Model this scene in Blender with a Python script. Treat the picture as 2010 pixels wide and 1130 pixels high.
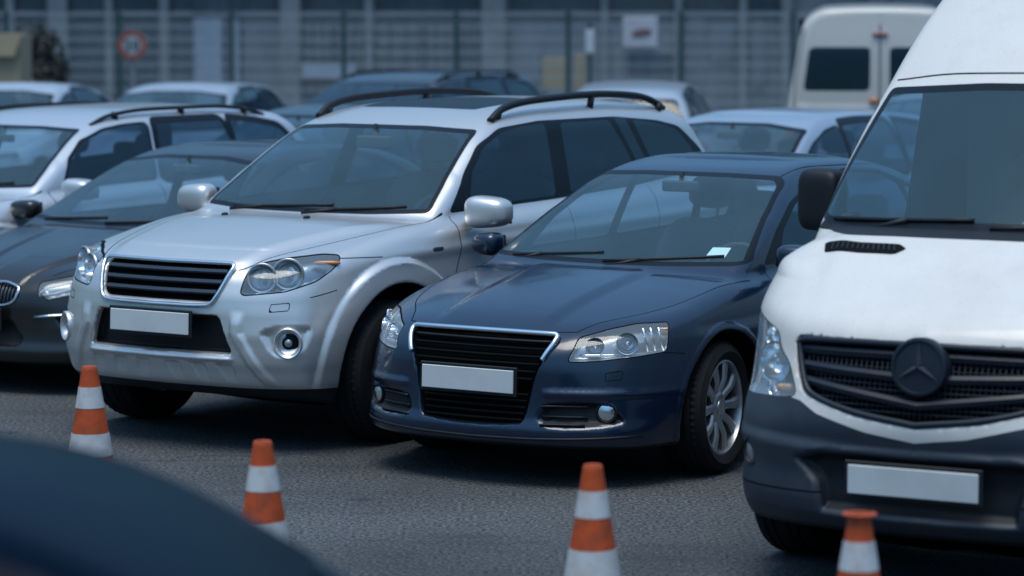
import bpy, math, random
import numpy as np
from mathutils import Vector, Matrix

# ------------------------------------------------------------ camera, sky, sun, exposure
SC = bpy.context.scene
for o in list(bpy.data.objects): bpy.data.objects.remove(o)
CAMH = 2.32
PITCH = math.atan(575 / 6000.0)
cam_d = bpy.data.cameras.new('camera'); cam = bpy.data.objects.new('camera', cam_d)
SC.collection.objects.link(cam); SC.camera = cam
cam.location = (0, 0, CAMH); cam.rotation_euler = (math.pi / 2 - PITCH, 0, 0)
cam_d.sensor_width = 36; cam_d.lens = 6000 / 2010 * 36
cam_d.clip_start = 0.3; cam_d.clip_end = 2000
cam_d.dof.use_dof = True; cam_d.dof.focus_distance = 14.6; cam_d.dof.aperture_fstop = 2.0
cam_d.dof.aperture_blades = 0
SUN_EL, SUN_AZ = math.radians(76), math.radians(200)
W = bpy.data.worlds.new('World'); SC.world = W; W.use_nodes = True
nt = W.node_tree; nt.nodes.clear()
sky = nt.nodes.new('ShaderNodeTexSky'); sky.sky_type = 'NISHITA'; sky.sun_disc = False
sky.sun_elevation = SUN_EL; sky.sun_rotation = SUN_AZ; sky.air_density = 1.2; sky.dust_density = 1.0; sky.ozone_density = 1.2
bg = nt.nodes.new('ShaderNodeBackground'); bg.inputs['Strength'].default_value = 0.085
wo = nt.nodes.new('ShaderNodeOutputWorld')
mx_ = nt.nodes.new('ShaderNodeMix'); mx_.data_type = 'RGBA'; mx_.blend_type = 'MULTIPLY'; mx_.inputs[0].default_value = 1.; 
tcw = nt.nodes.new('ShaderNodeTexCoord'); sxw = nt.nodes.new('ShaderNodeSeparateXYZ'); nt.links.new(tcw.outputs['Generated'], sxw.inputs[0])
crw = nt.nodes.new('ShaderNodeValToRGB'); nt.links.new(sxw.outputs[2], crw.inputs[0])   # overcast: dim at the horizon, bright overhead
crw.color_ramp.elements[0].position = .0; crw.color_ramp.elements[0].color = (.10, .20, .28, 1); crw.color_ramp.elements[1].position = .75; crw.color_ramp.elements[1].color = (1.34, 1.66, 1.68, 1)
_e = crw.color_ramp.elements.new(.16); _e.color = (.24, .42, .53, 1); _e = crw.color_ramp.elements.new(.36); _e.color = (.74, 1.06, 1.19, 1)
nt.links.new(crw.outputs[0], mx_.inputs[7])
nt.links.new(sky.outputs[0], mx_.inputs[6]); nt.links.new(mx_.outputs[2], bg.inputs[0]); nt.links.new(bg.outputs[0], wo.inputs[0])
sl = bpy.data.lights.new('sun', 'SUN'); sl.energy = 1.5; sl.angle = math.radians(36); sl.color = (1, .93, .82)
so = bpy.data.objects.new('sun', sl); SC.collection.objects.link(so)
so.rotation_euler = (math.pi / 2 - SUN_EL, 0, math.pi - SUN_AZ)
SC.view_settings.view_transform = 'Standard'; SC.view_settings.look = 'None'
SC.view_settings.exposure = 0.57; SC.view_settings.gamma = 1.0
SC.render.engine = 'CYCLES'; SC.cycles.max_bounces = 8; SC.cycles.transparent_max_bounces = 12
SC.cycles.caustics_reflective = False; SC.cycles.caustics_refractive = False

# ------------------------------------------------------------ materials
def newmat(name):
    m = bpy.data.materials.new(name); m.use_nodes = True; m.node_tree.nodes.clear(); return m
def nd(t, kind, **kw):
    n = t.nodes.new(kind)
    for k, v in kw.items():
        if k in n.inputs: n.inputs[k].default_value = v
        else: setattr(n, k, v)
    return n
def pbr(name, col, rough=.5, metal=0., coat=0., coat_rough=.05, dirt=0., dirt_col=(.12, .11, .10), dirt_scale=3., bump=0., bump_scale=200., spec=.5, emit=None, speck=0., vary=0.):
    m = newmat(name); t = m.node_tree
    out = nd(t, 'ShaderNodeOutputMaterial'); b = nd(t, 'ShaderNodeBsdfPrincipled')
    t.links.new(b.outputs[0], out.inputs[0])
    b.inputs['Base Color'].default_value = (*col, 1); b.inputs['Roughness'].default_value = rough
    b.inputs['Metallic'].default_value = metal; b.inputs['Coat Weight'].default_value = coat
    b.inputs['Coat Roughness'].default_value = coat_rough; b.inputs['Specular IOR Level'].default_value = spec
    tc = nd(t, 'ShaderNodeTexCoord')
    src = None
    if dirt > 0 or speck > 0 or vary > 0:
        n = nd(t, 'ShaderNodeTexNoise', Scale=dirt_scale, Detail=8., Roughness=.65)
        t.links.new(tc.outputs['Object'], n.inputs['Vector'])
        r = nd(t, 'ShaderNodeMapRange'); r.inputs['From Min'].default_value = .42; r.inputs['From Max'].default_value = .72
        r.inputs['To Max'].default_value = dirt; t.links.new(n.outputs[0], r.inputs[0])
        mx = nd(t, 'ShaderNodeMix', data_type='RGBA'); mx.inputs[6].default_value = (*col, 1); mx.inputs[7].default_value = (*dirt_col, 1)
        t.links.new(r.outputs[0], mx.inputs[0]); src = mx.outputs[2]
        if speck > 0:
            v = nd(t, 'ShaderNodeTexNoise', Scale=95., Detail=1.); t.links.new(tc.outputs['Object'], v.inputs['Vector'])
            r2 = nd(t, 'ShaderNodeMapRange'); r2.inputs['From Min'].default_value = .66; r2.inputs['From Max'].default_value = .74
            r2.inputs['To Max'].default_value = speck; t.links.new(v.outputs[0], r2.inputs[0])
            mx2 = nd(t, 'ShaderNodeMix', data_type='RGBA'); mx2.inputs[7].default_value = (*dirt_col, 1)
            t.links.new(src, mx2.inputs[6]); t.links.new(r2.outputs[0], mx2.inputs[0]); src = mx2.outputs[2]
        t.links.new(src, b.inputs['Base Color'])
        r3 = nd(t, 'ShaderNodeMapRange'); r3.inputs['To Min'].default_value = max(rough - .06, 0); r3.inputs['To Max'].default_value = rough + .12
        t.links.new(n.outputs[0], r3.inputs[0]); t.links.new(r3.outputs[0], b.inputs['Roughness'])
    if bump > 0:
        bn = nd(t, 'ShaderNodeTexNoise', Scale=bump_scale, Detail=3.); t.links.new(tc.outputs['Object'], bn.inputs['Vector'])
        bp = nd(t, 'ShaderNodeBump', Strength=1., Distance=bump); t.links.new(bn.outputs[0], bp.inputs['Height'])
        t.links.new(bp.outputs[0], b.inputs['Normal'])
    if emit:
        b.inputs['Emission Color'].default_value = (*emit, 1); b.inputs['Emission Strength'].default_value = 1
    return m
def glass(name, tint, rough=.03, dust_sheen=.06, dust_sheen_col=(.35, .42, .46), ior=1.5, refl=(1, 1, 1)):
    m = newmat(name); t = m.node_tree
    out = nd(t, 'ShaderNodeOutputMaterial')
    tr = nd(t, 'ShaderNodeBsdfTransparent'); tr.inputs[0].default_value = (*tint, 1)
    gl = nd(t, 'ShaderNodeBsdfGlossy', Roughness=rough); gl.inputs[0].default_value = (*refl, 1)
    df = nd(t, 'ShaderNodeBsdfDiffuse'); df.inputs[0].default_value = (*dust_sheen_col, 1)  # diffuse film: dust, and on windows a sky sheen put into its colour
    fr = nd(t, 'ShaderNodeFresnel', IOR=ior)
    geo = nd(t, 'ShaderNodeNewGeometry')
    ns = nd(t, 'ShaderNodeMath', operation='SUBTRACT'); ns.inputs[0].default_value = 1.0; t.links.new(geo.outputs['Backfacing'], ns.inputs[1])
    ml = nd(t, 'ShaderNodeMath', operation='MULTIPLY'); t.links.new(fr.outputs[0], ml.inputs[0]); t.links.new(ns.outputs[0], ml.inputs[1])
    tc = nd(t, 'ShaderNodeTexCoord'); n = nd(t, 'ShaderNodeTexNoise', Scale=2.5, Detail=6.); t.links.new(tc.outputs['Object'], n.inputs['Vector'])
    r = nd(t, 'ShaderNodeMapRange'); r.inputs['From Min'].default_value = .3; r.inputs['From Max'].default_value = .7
    r.inputs['To Min'].default_value = dust_sheen * .8; r.inputs['To Max'].default_value = dust_sheen * 1.2; t.links.new(n.outputs[0], r.inputs[0])
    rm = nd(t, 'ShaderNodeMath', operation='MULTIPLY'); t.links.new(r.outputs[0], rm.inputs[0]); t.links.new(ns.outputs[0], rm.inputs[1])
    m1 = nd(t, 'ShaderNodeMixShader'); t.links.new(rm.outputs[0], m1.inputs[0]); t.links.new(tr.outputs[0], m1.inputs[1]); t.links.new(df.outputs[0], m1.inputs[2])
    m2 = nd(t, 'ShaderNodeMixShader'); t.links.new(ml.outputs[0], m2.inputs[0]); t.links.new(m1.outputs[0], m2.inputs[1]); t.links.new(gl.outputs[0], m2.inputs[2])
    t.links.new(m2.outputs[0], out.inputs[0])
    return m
def paint(name, col, metal=.0, rough=.38, coat=.8, coat_rough=.12, dirt=.15, dirt_col=(.25, .24, .23), speck=0.):
    return pbr(name, col, rough, metal, coat, coat_rough, dirt=dirt, dirt_col=dirt_col, dirt_scale=2.2, bump=.00010, bump_scale=220., speck=speck)
M = {}
M['black'] = pbr('black_plastic', (.008, .011, .016), .5, spec=.35, dirt=.25, dirt_col=(.03, .03, .03), bump=.0006, bump_scale=300)
M['dark'] = pbr('dark_void', (.003, .004, .005), .9, spec=.05)
M['gap'] = pbr('panel_gap', (.004, .005, .006), .8, spec=.1)
M['trim'] = pbr('window_trim', (.006, .009, .014), .35, spec=.2)
M['rubber'] = pbr('tyre_rubber', (.009, .010, .012), .8, spec=.25, dirt=.4, dirt_col=(.03, .03, .03), dirt_scale=9, bump=.001, bump_scale=120)
M['alloy'] = pbr('alloy', (.50, .53, .57), .32, .85, dirt=.5, dirt_col=(.12, .12, .12), dirt_scale=8)
M['chrome'] = pbr('chrome', (.82, .84, .86), .12, 1.)
M['plate'] = pbr('number_plate', (.58, .62, .64), .4, dirt=.2)
M['lens_silver'] = pbr('reflector', (.80, .83, .86), .16, 1.)
M['lamp_house'] = pbr('lamp_housing', (.42, .45, .48), .3, .7)
M['lamp_dark'] = pbr('lamp_housing_dark', (.06, .085, .13), .3, .3)
M['amber'] = pbr('amber_lens', (.55, .18, .04), .2, coat=1.)
M['amber_pale'] = pbr('pale_amber_lens', (.55, .33, .20), .2, coat=1.)
M['redlens'] = pbr('red_lens', (.30, .03, .02), .2, coat=1.)
M['seat'] = pbr('seat_cloth', (.11, .115, .12), .9)
M['seat_light'] = pbr('seat_grey', (.16, .17, .18), .9)
M['inner'] = pbr('cabin_lining', (.20, .22, .22), .9)
M['dash'] = pbr('dashboard', (.030, .034, .038), .7)
M['windshield'] = glass('windscreen_glass', (.78, .90, .92), .02, .115, (.18, .36, .44))  # teal film: dust plus reflected sky painted into the colour
M['tint'] = glass('tinted_glass', (.42, .52, .60), .04, .25, (.015, .055, .10))  # blue film colour stands in for reflected sky
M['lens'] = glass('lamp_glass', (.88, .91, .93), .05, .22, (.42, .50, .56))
M['paper'] = pbr('pale_sticker', (.45, .68, .72), .7)

# ------------------------------------------------------------ scene helpers
COL = SC.collection
def link(o, parent=None):
    COL.objects.link(o)
    if parent is not None: o.parent = parent
    return o
def mesh_obj(name, V, Fc, mats, parent=None, midx=None, N=None, smooth=True):
    me = bpy.data.meshes.new(name)
    me.from_pydata([tuple(v) for v in np.asarray(V, float).tolist()], [], [tuple(f) for f in (Fc.tolist() if hasattr(Fc, 'tolist') else Fc)])
    if not isinstance(mats, (list, tuple)): mats = [mats]
    for m in mats: me.materials.append(m)
    if midx is not None: me.polygons.foreach_set('material_index', np.asarray(midx, dtype=np.int32))
    me.polygons.foreach_set('use_smooth', np.full(len(me.polygons), bool(smooth)))
    if N is not None:
        me.normals_split_custom_set_from_vertices([tuple(n) for n in N.tolist()])
    me.update()
    return link(bpy.data.objects.new(name, me), parent)
def thing(name, label, cat, loc=(0, 0, 0), rz=0., group=None):
    o = bpy.data.objects.new(name, None); o.empty_display_size = .2; COL.objects.link(o)
    o.location = loc; o.rotation_euler = (0, 0, rz); o['label'] = label; o['category'] = cat
    if group: o['group'] = group
    return o
def tag(o, label, cat, group=None):
    o['label'] = label; o['category'] = cat
    if group: o['group'] = group
    return o
def struct(o, label=None):
    o['kind'] = 'structure'
    if label: o['label'] = label
    return o
class MB:
    """collects primitive shapes into one mesh"""
    def __init__(s): s.V = []; s.F = []; s.M = []
    def add(s, V, F, m=0):
        n = len(s.V); s.V += [tuple(map(float, v)) for v in V]; s.F += [tuple(int(i) + n for i in f) for f in F]; s.M += [m] * len(F)
    def box(s, c, d, m=0, rz=0., ry=0., rx=0., bev=0.):
        a, b, g = [x / 2 for x in d]
        R = Matrix.Rotation(rz, 3, 'Z') @ Matrix.Rotation(ry, 3, 'Y') @ Matrix.Rotation(rx, 3, 'X')
        if bev > 0:
            V = []; 
            for sx in (-1, 1):
                for sy in (-1, 1):
                    for sz in (-1, 1):
                        V += [(sx * a, sy * (b - bev), sz * (g - bev)), (sx * (a - bev), sy * b, sz * (g - bev)), (sx * (a - bev), sy * (b - bev), sz * g)]
            def I(x, y, z, k): return ((x * 2 + y) * 2 + z) * 3 + k
            F = []
            for x in (0, 1): F.append([I(x, 0, 0, 0), I(x, 1, 0, 0), I(x, 1, 1, 0), I(x, 0, 1, 0)][::1 if x else -1])
            for y in (0, 1): F.append([I(0, y, 0, 1), I(0, y, 1, 1), I(1, y, 1, 1), I(1, y, 0, 1)][::1 if y else -1])
            for z in (0, 1): F.append([I(0, 0, z, 2), I(1, 0, z, 2), I(1, 1, z, 2), I(0, 1, z, 2)][::1 if z else -1])
            for x in (0, 1):
                for y in (0, 1): F.append([I(x, y, 0, 0), I(x, y, 1, 0), I(x, y, 1, 1), I(x, y, 0, 1)][::1 if x != y else -1])
                for z in (0, 1): F.append([I(x, 0, z, 0), I(x, 1, z, 0), I(x, 1, z, 2), I(x, 0, z, 2)][::-1 if x != z else 1])
            for y in (0, 1):
                for z in (0, 1): F.append([I(0, y, z, 1), I(1, y, z, 1), I(1, y, z, 2), I(0, y, z, 2)][::1 if y != z else -1])
            for x in (0, 1):
                for y in (0, 1):
                    for z in (0, 1): F.append([I(x, y, z, 0), I(x, y, z, 1), I(x, y, z, 2)][::1 if (x + y + z) % 2 else -1])
        else:
            V = [(sx * a, sy * b, sz * g) for sx in (-1, 1) for sy in (-1, 1) for sz in (-1, 1)]
            F = [(0, 1, 3, 2), (4, 6, 7, 5), (0, 4, 5, 1), (2, 3, 7, 6), (0, 2, 6, 4), (1, 5, 7, 3)]
        s.add([R @ Vector(v) + Vector(c) for v in V], F, m)
    def ring(s, pts, r, m=0, n=8):
        """closed swept tube; pts without a repeated end point"""
        P = [Vector(p) for p in pts]; k = len(P); V = []
        for i in range(k):
            d = (P[(i + 1) % k] - P[i - 1]).normalized(); a = Vector((1, 0, 0)); a = (a - d * a.dot(d)).normalized(); b = d.cross(a)
            for j in range(n): t = 2 * math.pi * j / n; V.append(P[i] + a * math.cos(t) * r + b * math.sin(t) * r)
        s.add(V, [(i * n + j, i * n + (j + 1) % n, ((i + 1) % k) * n + (j + 1) % n, ((i + 1) % k) * n + j) for i in range(k) for j in range(n)], m)
    def tube(s, pts, r, m=0, n=8, flat=1.):
        """swept tube along a polyline; r a number or a list"""
        P = [Vector(p) for p in pts]; k = len(P); rr = r if isinstance(r, (list, tuple)) else [r] * k
        V = []; 
        for i in range(k):
            d = (P[min(i + 1, k - 1)] - P[max(i - 1, 0)]).normalized()
            up = Vector((0, 0, 1)) if abs(d.z) < .95 else Vector((1, 0, 0))
            a = d.cross(up).normalized(); b = a.cross(d).normalized()
            for j in range(n):
                t = 2 * math.pi * j / n
                V.append(P[i] + a * math.cos(t) * rr[i] + b * math.sin(t) * rr[i] * flat)
        F = []
        for i in range(k - 1):
            for j in range(n):
                F.append((i * n + j, i * n + (j + 1) % n, (i + 1) * n + (j + 1) % n, (i + 1) * n + j))
        F.append(tuple(range(n))[::-1]); F.append(tuple((k - 1) * n + j for j in range(n)))
        s.add(V, F, m)
    def lathe(s, prof, c=(0, 0, 0), axis='Z', n=40, m=0, rot=None, sx=1., sy=1.):
        """prof: list of (radius, height)"""
        R = {'Z': Matrix.Identity(3), 'Y': Matrix.Rotation(-math.pi / 2, 3, 'X'), 'X': Matrix.Rotation(math.pi / 2, 3, 'Y')}[axis]
        if rot is not None: R = rot @ R
        V = []; F = []
        for r, h in prof:
            for j in range(n):
                t = 2 * math.pi * j / n
                V.append(R @ Vector((r * math.cos(t) * sx, r * math.sin(t) * sy, h)) + Vector(c))
        for i in range(len(prof) - 1):
            for j in range(n):
                F.append((i * n + j, i * n + (j + 1) % n, (i + 1) * n + (j + 1) % n, (i + 1) * n + j))
        s.add(V, F, m)
    def sq(s, c, r, e=.5, m=0, nu=20, nv=14, rot=None, f=None):
        """superellipsoid, exponent e (1 = ellipsoid, small = boxy); f warps unit-shape points"""
        def p(v, e): return math.copysign(abs(v) ** e, v)
        V = []; F = []
        for i in range(nv + 1):
            a = -math.pi / 2 + math.pi * i / nv
            for j in range(nu):
                b = 2 * math.pi * j / nu
                v = Vector((p(math.cos(a), e) * p(math.cos(b), e), p(math.cos(a), e) * p(math.sin(b), e), p(math.sin(a), e)))
                if f: v = Vector(f(*v))
                v = Vector((v.x * r[0], v.y * r[1], v.z * r[2]))
                if rot is not None: v = rot @ v
                V.append(v + Vector(c))
        for i in range(nv):
            for j in range(nu):
                F.append((i * nu + j, i * nu + (j + 1) % nu, (i + 1) * nu + (j + 1) % nu, (i + 1) * nu + j))
        s.add(V, F, m)
    def prism(s, pts, t, m=0, o=(0, 0, 0), ax=(1, 0, 0), ay=(0, 0, 1)):
        """flat polygon (2D pts) in the plane ax, ay, thickened by t along ax x ay"""
        ax = Vector(ax).normalized(); ay = Vector(ay).normalized(); nz = ax.cross(ay); o = Vector(o); n = len(pts)
        V = [o + ax * p[0] + ay * p[1] for p in pts] + [o + ax * p[0] + ay * p[1] + nz * t for p in pts]
        F = [tuple(range(n))[::-1], tuple(range(n, 2 * n))] + [(i, (i + 1) % n, n + (i + 1) % n, n + i) for i in range(n)]
        s.add(V, F, m)
    def obj(s, name, mats, parent=None, smooth=False, auto=None):
        o = mesh_obj(name, s.V, s.F, mats, parent, s.M, smooth=smooth or auto is not None)
        if auto is not None:
            me = o.data; 
            try:
                import bmesh
                bm = bmesh.new(); bm.from_mesh(me)
                ca = math.radians(auto)
                for e in bm.edges:
                    if len(e.link_faces) == 2 and e.calc_face_angle(0) > ca: e.smooth = False
                bm.to_mesh(me); bm.free()
            except Exception as ex: print('auto', ex)
        return o

# ------------------------------------------------------------ implicit surface kit
def lut(xs, ys, n=1500):
    """smooth (monotone-ish cubic) curve through points, as a fast table"""
    xs = np.array(xs, float); ys = np.array(ys, float)
    if xs[0] > xs[-1]: xs = xs[::-1]; ys = ys[::-1]
    h = np.diff(xs); d = np.diff(ys) / h; m = np.zeros(len(xs)); m[0] = d[0]; m[-1] = d[-1]
    for i in range(1, len(xs) - 1):
        if d[i - 1] * d[i] > 0:
            w1 = 2 * h[i] + h[i - 1]; w2 = h[i] + 2 * h[i - 1]
            m[i] = (w1 + w2) / (w1 / d[i - 1] + w2 / d[i])
    X = np.linspace(xs[0], xs[-1], n); i = np.clip(np.searchsorted(xs, X) - 1, 0, len(xs) - 2)
    t = (X - xs[i]) / h[i]; Y = ys[i] * (2 * t**3 - 3 * t**2 + 1) + m[i] * h[i] * (t**3 - 2 * t**2 + t) + ys[i + 1] * (-2 * t**3 + 3 * t**2) + m[i + 1] * h[i] * (t**3 - t**2)
    return lambda q: np.interp(q, X, Y)
def smax(a, b, k):
    h = np.maximum(k - np.abs(a - b), 0) / k
    return np.maximum(a, b) + h * h * k * .25
def smin(a, b, k): return -smax(-a, -b, k)
def sstep(a, b, x):
    t = np.clip((x - a) / (b - a), 0, 1); return t * t * (3 - 2 * t)
def chaikin(P, it=2):
    P = np.array(P, float)
    for _ in range(it):
        Q = np.roll(P, -1, 0); P = np.stack([.75 * P + .25 * Q, .25 * P + .75 * Q], 1).reshape(-1, 2)
    return P
def rp(P, r=.02, n=4):
    """polygon with its corners rounded off"""
    P = np.array(P, float); out = []; k = len(P)
    for i in range(k):
        p = P[i]; a = P[i - 1] - p; b = P[(i + 1) % k] - p; la = np.hypot(*a); lb = np.hypot(*b); c = min(r, la * .45, lb * .45)
        A = p + a / la * c; B = p + b / lb * c
        for j in range(n + 1):
            t = j / n; out.append((1 - t) ** 2 * A + 2 * t * (1 - t) * p + t * t * B)
    return np.array(out)
def sldist(P, u, v):
    """distance to an open polyline, signed by side"""
    d = np.full(u.shape, 1e9); s = np.ones(u.shape)
    for (ax, ay), (bx, by) in zip(P[:-1], P[1:]):
        ex, ey = bx - ax, by - ay; wx, wy = u - ax, v - ay
        t = np.clip((wx * ex + wy * ey) / (ex * ex + ey * ey + 1e-12), 0, 1)
        q = (wx - ex * t) ** 2 + (wy - ey * t) ** 2; c = q < d
        s = np.where(c, np.where(ex * wy - ey * wx >= 0, 1., -1.), s); d = np.minimum(d, q)
    return s * np.sqrt(d)
def psdf(P, u, v):
    """signed distance to a closed polygon, negative inside"""
    P = np.asarray(P, float); d = np.full(u.shape, 1e9); s = np.ones(u.shape)
    Q = np.roll(P, 1, 0)
    for (ax, ay), (bx, by) in zip(P, Q):
        ex, ey = bx - ax, by - ay; wx, wy = u - ax, v - ay
        t = np.clip((wx * ex + wy * ey) / (ex * ex + ey * ey + 1e-12), 0, 1)
        d = np.minimum(d, (wx - ex * t) ** 2 + (wy - ey * t) ** 2)
        c1 = v >= ay; c2 = v < by; c3 = ex * wy > ey * wx
        s = np.where((c1 & c2 & c3) | (~c1 & ~c2 & ~c3), -s, s)
    return s * np.sqrt(d)
def ldist(P, u, v):
    """distance to an open polyline"""
    d = np.full(u.shape, 1e9)
    for (ax, ay), (bx, by) in zip(P[:-1], P[1:]):
        ex, ey = bx - ax, by - ay; wx, wy = u - ax, v - ay
        t = np.clip((wx * ex + wy * ey) / (ex * ex + ey * ey + 1e-12), 0, 1)
        d = np.minimum(d, (wx - ex * t) ** 2 + (wy - ey * t) ** 2)
    return np.sqrt(d)
def curve(P, n=10):
    """dense smooth polyline through points"""
    P = np.array(P, float); t = np.arange(len(P)); T = np.linspace(0, len(P) - 1, (len(P) - 1) * n + 1)
    return np.stack([lut(t, P[:, 0])(T), lut(t, P[:, 1])(T)], 1)
def grad(F, V, e=.0015):
    x, y, z = V.T; f = F(x, y, z)
    g = np.stack([F(x + e, y, z) - F(x - e, y, z), F(x, y + e, z) - F(x, y - e, z), F(x, y, z + e) - F(x, y, z - e)], 1) / (2 * e)
    return f, g
def surface(F, lo, hi, h):
    """sparse surface nets of F<0, then projection on F=0"""
    lo = np.array(lo, float); S = 4
    n = (np.ceil((np.array(hi) - lo) / h / S).astype(int)) * S + 1
    ax = [lo[i] + h * np.arange(n[i]) for i in range(3)]
    cx, cy, cz = np.meshgrid(ax[0][::S], ax[1][::S], ax[2][::S], indexing='ij')
    Fc = F(cx.ravel(), cy.ravel(), cz.ravel()).reshape(cx.shape)
    neg = Fc < 0; act = np.abs(Fc) < h * 2.5
    a = np.zeros(np.array(neg.shape) - 1, bool)
    c8 = [neg[i:neg.shape[0] - 1 + i, j:neg.shape[1] - 1 + j, k:neg.shape[2] - 1 + k] for i in (0, 1) for j in (0, 1) for k in (0, 1)]
    m8 = [act[i:neg.shape[0] - 1 + i, j:neg.shape[1] - 1 + j, k:neg.shape[2] - 1 + k] for i in (0, 1) for j in (0, 1) for k in (0, 1)]
    s = sum(c.astype(int) for c in c8); a = ((s > 0) & (s < 8)) | (sum(m.astype(int) for m in m8) > 0)
    p = np.pad(a, 1); d = np.zeros_like(a)
    for i in range(3):
        for j in range(3):
            for k in range(3): d |= p[i:i + a.shape[0], j:j + a.shape[1], k:k + a.shape[2]]
    up = np.repeat(np.repeat(np.repeat(d, S, 0), S, 1), S, 2)
    mask = np.zeros(n, bool)
    for i in (0, 1):
        for j in (0, 1):
            for k in (0, 1): mask[i:n[0] - 1 + i, j:n[1] - 1 + j, k:n[2] - 1 + k] |= up
    big = np.repeat(np.repeat(np.repeat(Fc, S, 0), S, 1), S, 2)[:n[0], :n[1], :n[2]].copy()
    I = np.nonzero(mask)
    big[I] = F(ax[0][I[0]], ax[1][I[1]], ax[2][I[2]])
    G = big; neg = G < 0
    s = np.zeros(np.array(G.shape) - 1, np.int8)
    for i in (0, 1):
        for j in (0, 1):
            for k in (0, 1): s += neg[i:n[0] - 1 + i, j:n[1] - 1 + j, k:n[2] - 1 + k]
    C = np.argwhere((s > 0) & (s < 8)); idx = -np.ones(s.shape, np.int64); idx[tuple(C.T)] = np.arange(len(C))
    acc = np.zeros((len(C), 3)); cnt = np.zeros(len(C))
    for axis in range(3):
        o1, o2 = [q for q in range(3) if q != axis]
        for u in (0, 1):
            for v in (0, 1):
                p0 = np.zeros(3, int); p0[o1] = u; p0[o2] = v; p1 = p0.copy(); p1[axis] = 1
                f0 = G[tuple((C + p0).T)]; f1 = G[tuple((C + p1).T)]; m = (f0 < 0) != (f1 < 0)
                t = np.where(m, f0 / np.where(f0 == f1, 1, f0 - f1), 0)
                P = p0 + t[:, None] * (p1 - p0); acc[m] += P[m]; cnt[m] += 1
    V = lo + h * (C + acc / cnt[:, None])
    T = []
    for axis in range(3):
        o1, o2 = [(1, 2), (2, 0), (0, 1)][axis]
        sl0 = [slice(1, -1)] * 3; sl0[axis] = slice(0, -1); sl1 = [slice(1, -1)] * 3; sl1[axis] = slice(1, None)
        A = neg[tuple(sl0)]; B = neg[tuple(sl1)]
        for flip, mm in ((0, A & ~B), (1, ~A & B)):
            E = np.argwhere(mm)
            if not len(E): continue
            off = np.ones(3, int); off[axis] = 0; E = E + off
            def cell(a, b):
                q = E.copy(); q[:, o1] -= a; q[:, o2] -= b; return idx[tuple(q.T)]
            Q = np.stack([cell(1, 1), cell(0, 1), cell(0, 0), cell(1, 0)], 1)
            if flip: Q = Q[:, ::-1]
            T.append(Q)
    Q = np.concatenate(T)
    Q = Q[(Q >= 0).all(1)]
    V0 = V.copy()
    for it in range(5):
        f, g = grad(F, V); g2 = (g ** 2).sum(1) + 1e-6
        st = -(f / g2)[:, None] * g; ln = np.linalg.norm(st, axis=1, keepdims=True); st *= np.minimum(1, h * .6 / (ln + 1e-9))
        V = V + st
    mv = V - V0; ln = np.linalg.norm(mv, axis=1, keepdims=True); V = V0 + mv * np.minimum(1, h * 1.3 / (ln + 1e-9))
    d1 = np.linalg.norm(V[Q[:, 0]] - V[Q[:, 2]], axis=1) < np.linalg.norm(V[Q[:, 1]] - V[Q[:, 3]], axis=1)
    Ta = np.where(d1[:, None], Q[:, [0, 1, 2]], Q[:, [0, 1, 3]]); Tb = np.where(d1[:, None], Q[:, [0, 2, 3]], Q[:, [1, 2, 3]])
    return V, np.concatenate([Ta, Tb])
class Skin:
    """triangle surface whose faces carry a label; cut() splits it along f = 0"""
    def __init__(s, V, T): s.V = V; s.T = T; s.L = np.zeros(len(T), int); s.names = ['body']
    def lab(s, name):
        if name not in s.names: s.names.append(name)
        return s.names.index(name)
    def cut(s, f):
        V, T = s.V, s.T
        f = np.where(np.abs(f) < 1e-5, 1e-5, f); g = f > 0
        gt = g[T]; k = gt.sum(1); mix = (k == 1) | (k == 2)
        if mix.any():
            Tm = T[mix]; gm = gt[mix]; km = k[mix]; lone = np.where(km == 1, gm.argmax(1), (~gm).argmax(1))
            r = np.arange(len(Tm)); a = Tm[r, lone]; b = Tm[r, (lone + 1) % 3]; c = Tm[r, (lone + 2) % 3]
            E = np.concatenate([np.stack([a, b], 1), np.stack([a, c], 1)]); E.sort(1)
            U, inv = np.unique(E, axis=0, return_inverse=True); inv = inv.ravel()
            t = (f[U[:, 0]] / (f[U[:, 0]] - f[U[:, 1]]))[:, None]
            nv = V[U[:, 0]] * (1 - t) + V[U[:, 1]] * t; base = len(V)
            ab = base + inv[:len(Tm)]; ac = base + inv[len(Tm):]
            N1 = np.stack([a, ab, ac], 1); N2 = np.stack([ab, b, c], 1); N3 = np.stack([ab, c, ac], 1)
            Lm = s.L[mix]
            s.V = np.concatenate([V, nv]); s.T = np.concatenate([T[~mix], N1, N2, N3]); s.L = np.concatenate([s.L[~mix], Lm, Lm, Lm])
            f = np.concatenate([f, np.zeros(len(nv))])
        m = f[s.T].sum(1) < 0
        return m
    def region(s, fn, name, cond=None, only=None):
        """label the part of the surface where fn(x,y,z) < 0"""
        if hasattr(fn, 'pre'): s.cut(fn.pre(*s.V.T))
        m = s.cut(fn(*s.V.T))
        c = s.V[s.T].mean(1)
        if cond is not None: m &= cond(*c.T)
        if only is not None: m &= np.isin(s.L, [s.names.index(q) for q in only if q in s.names])
        s.L[m] = s.lab(name)
    def sub(s, labs, N=None):
        ids = [s.names.index(q) for q in labs if q in s.names]
        m = np.isin(s.L, ids); T = s.T[m]; u, inv = np.unique(T, return_inverse=True)
        return s.V[u], inv.reshape(-1, 3), s.L[m], (N[u] if N is not None else None)

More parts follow.
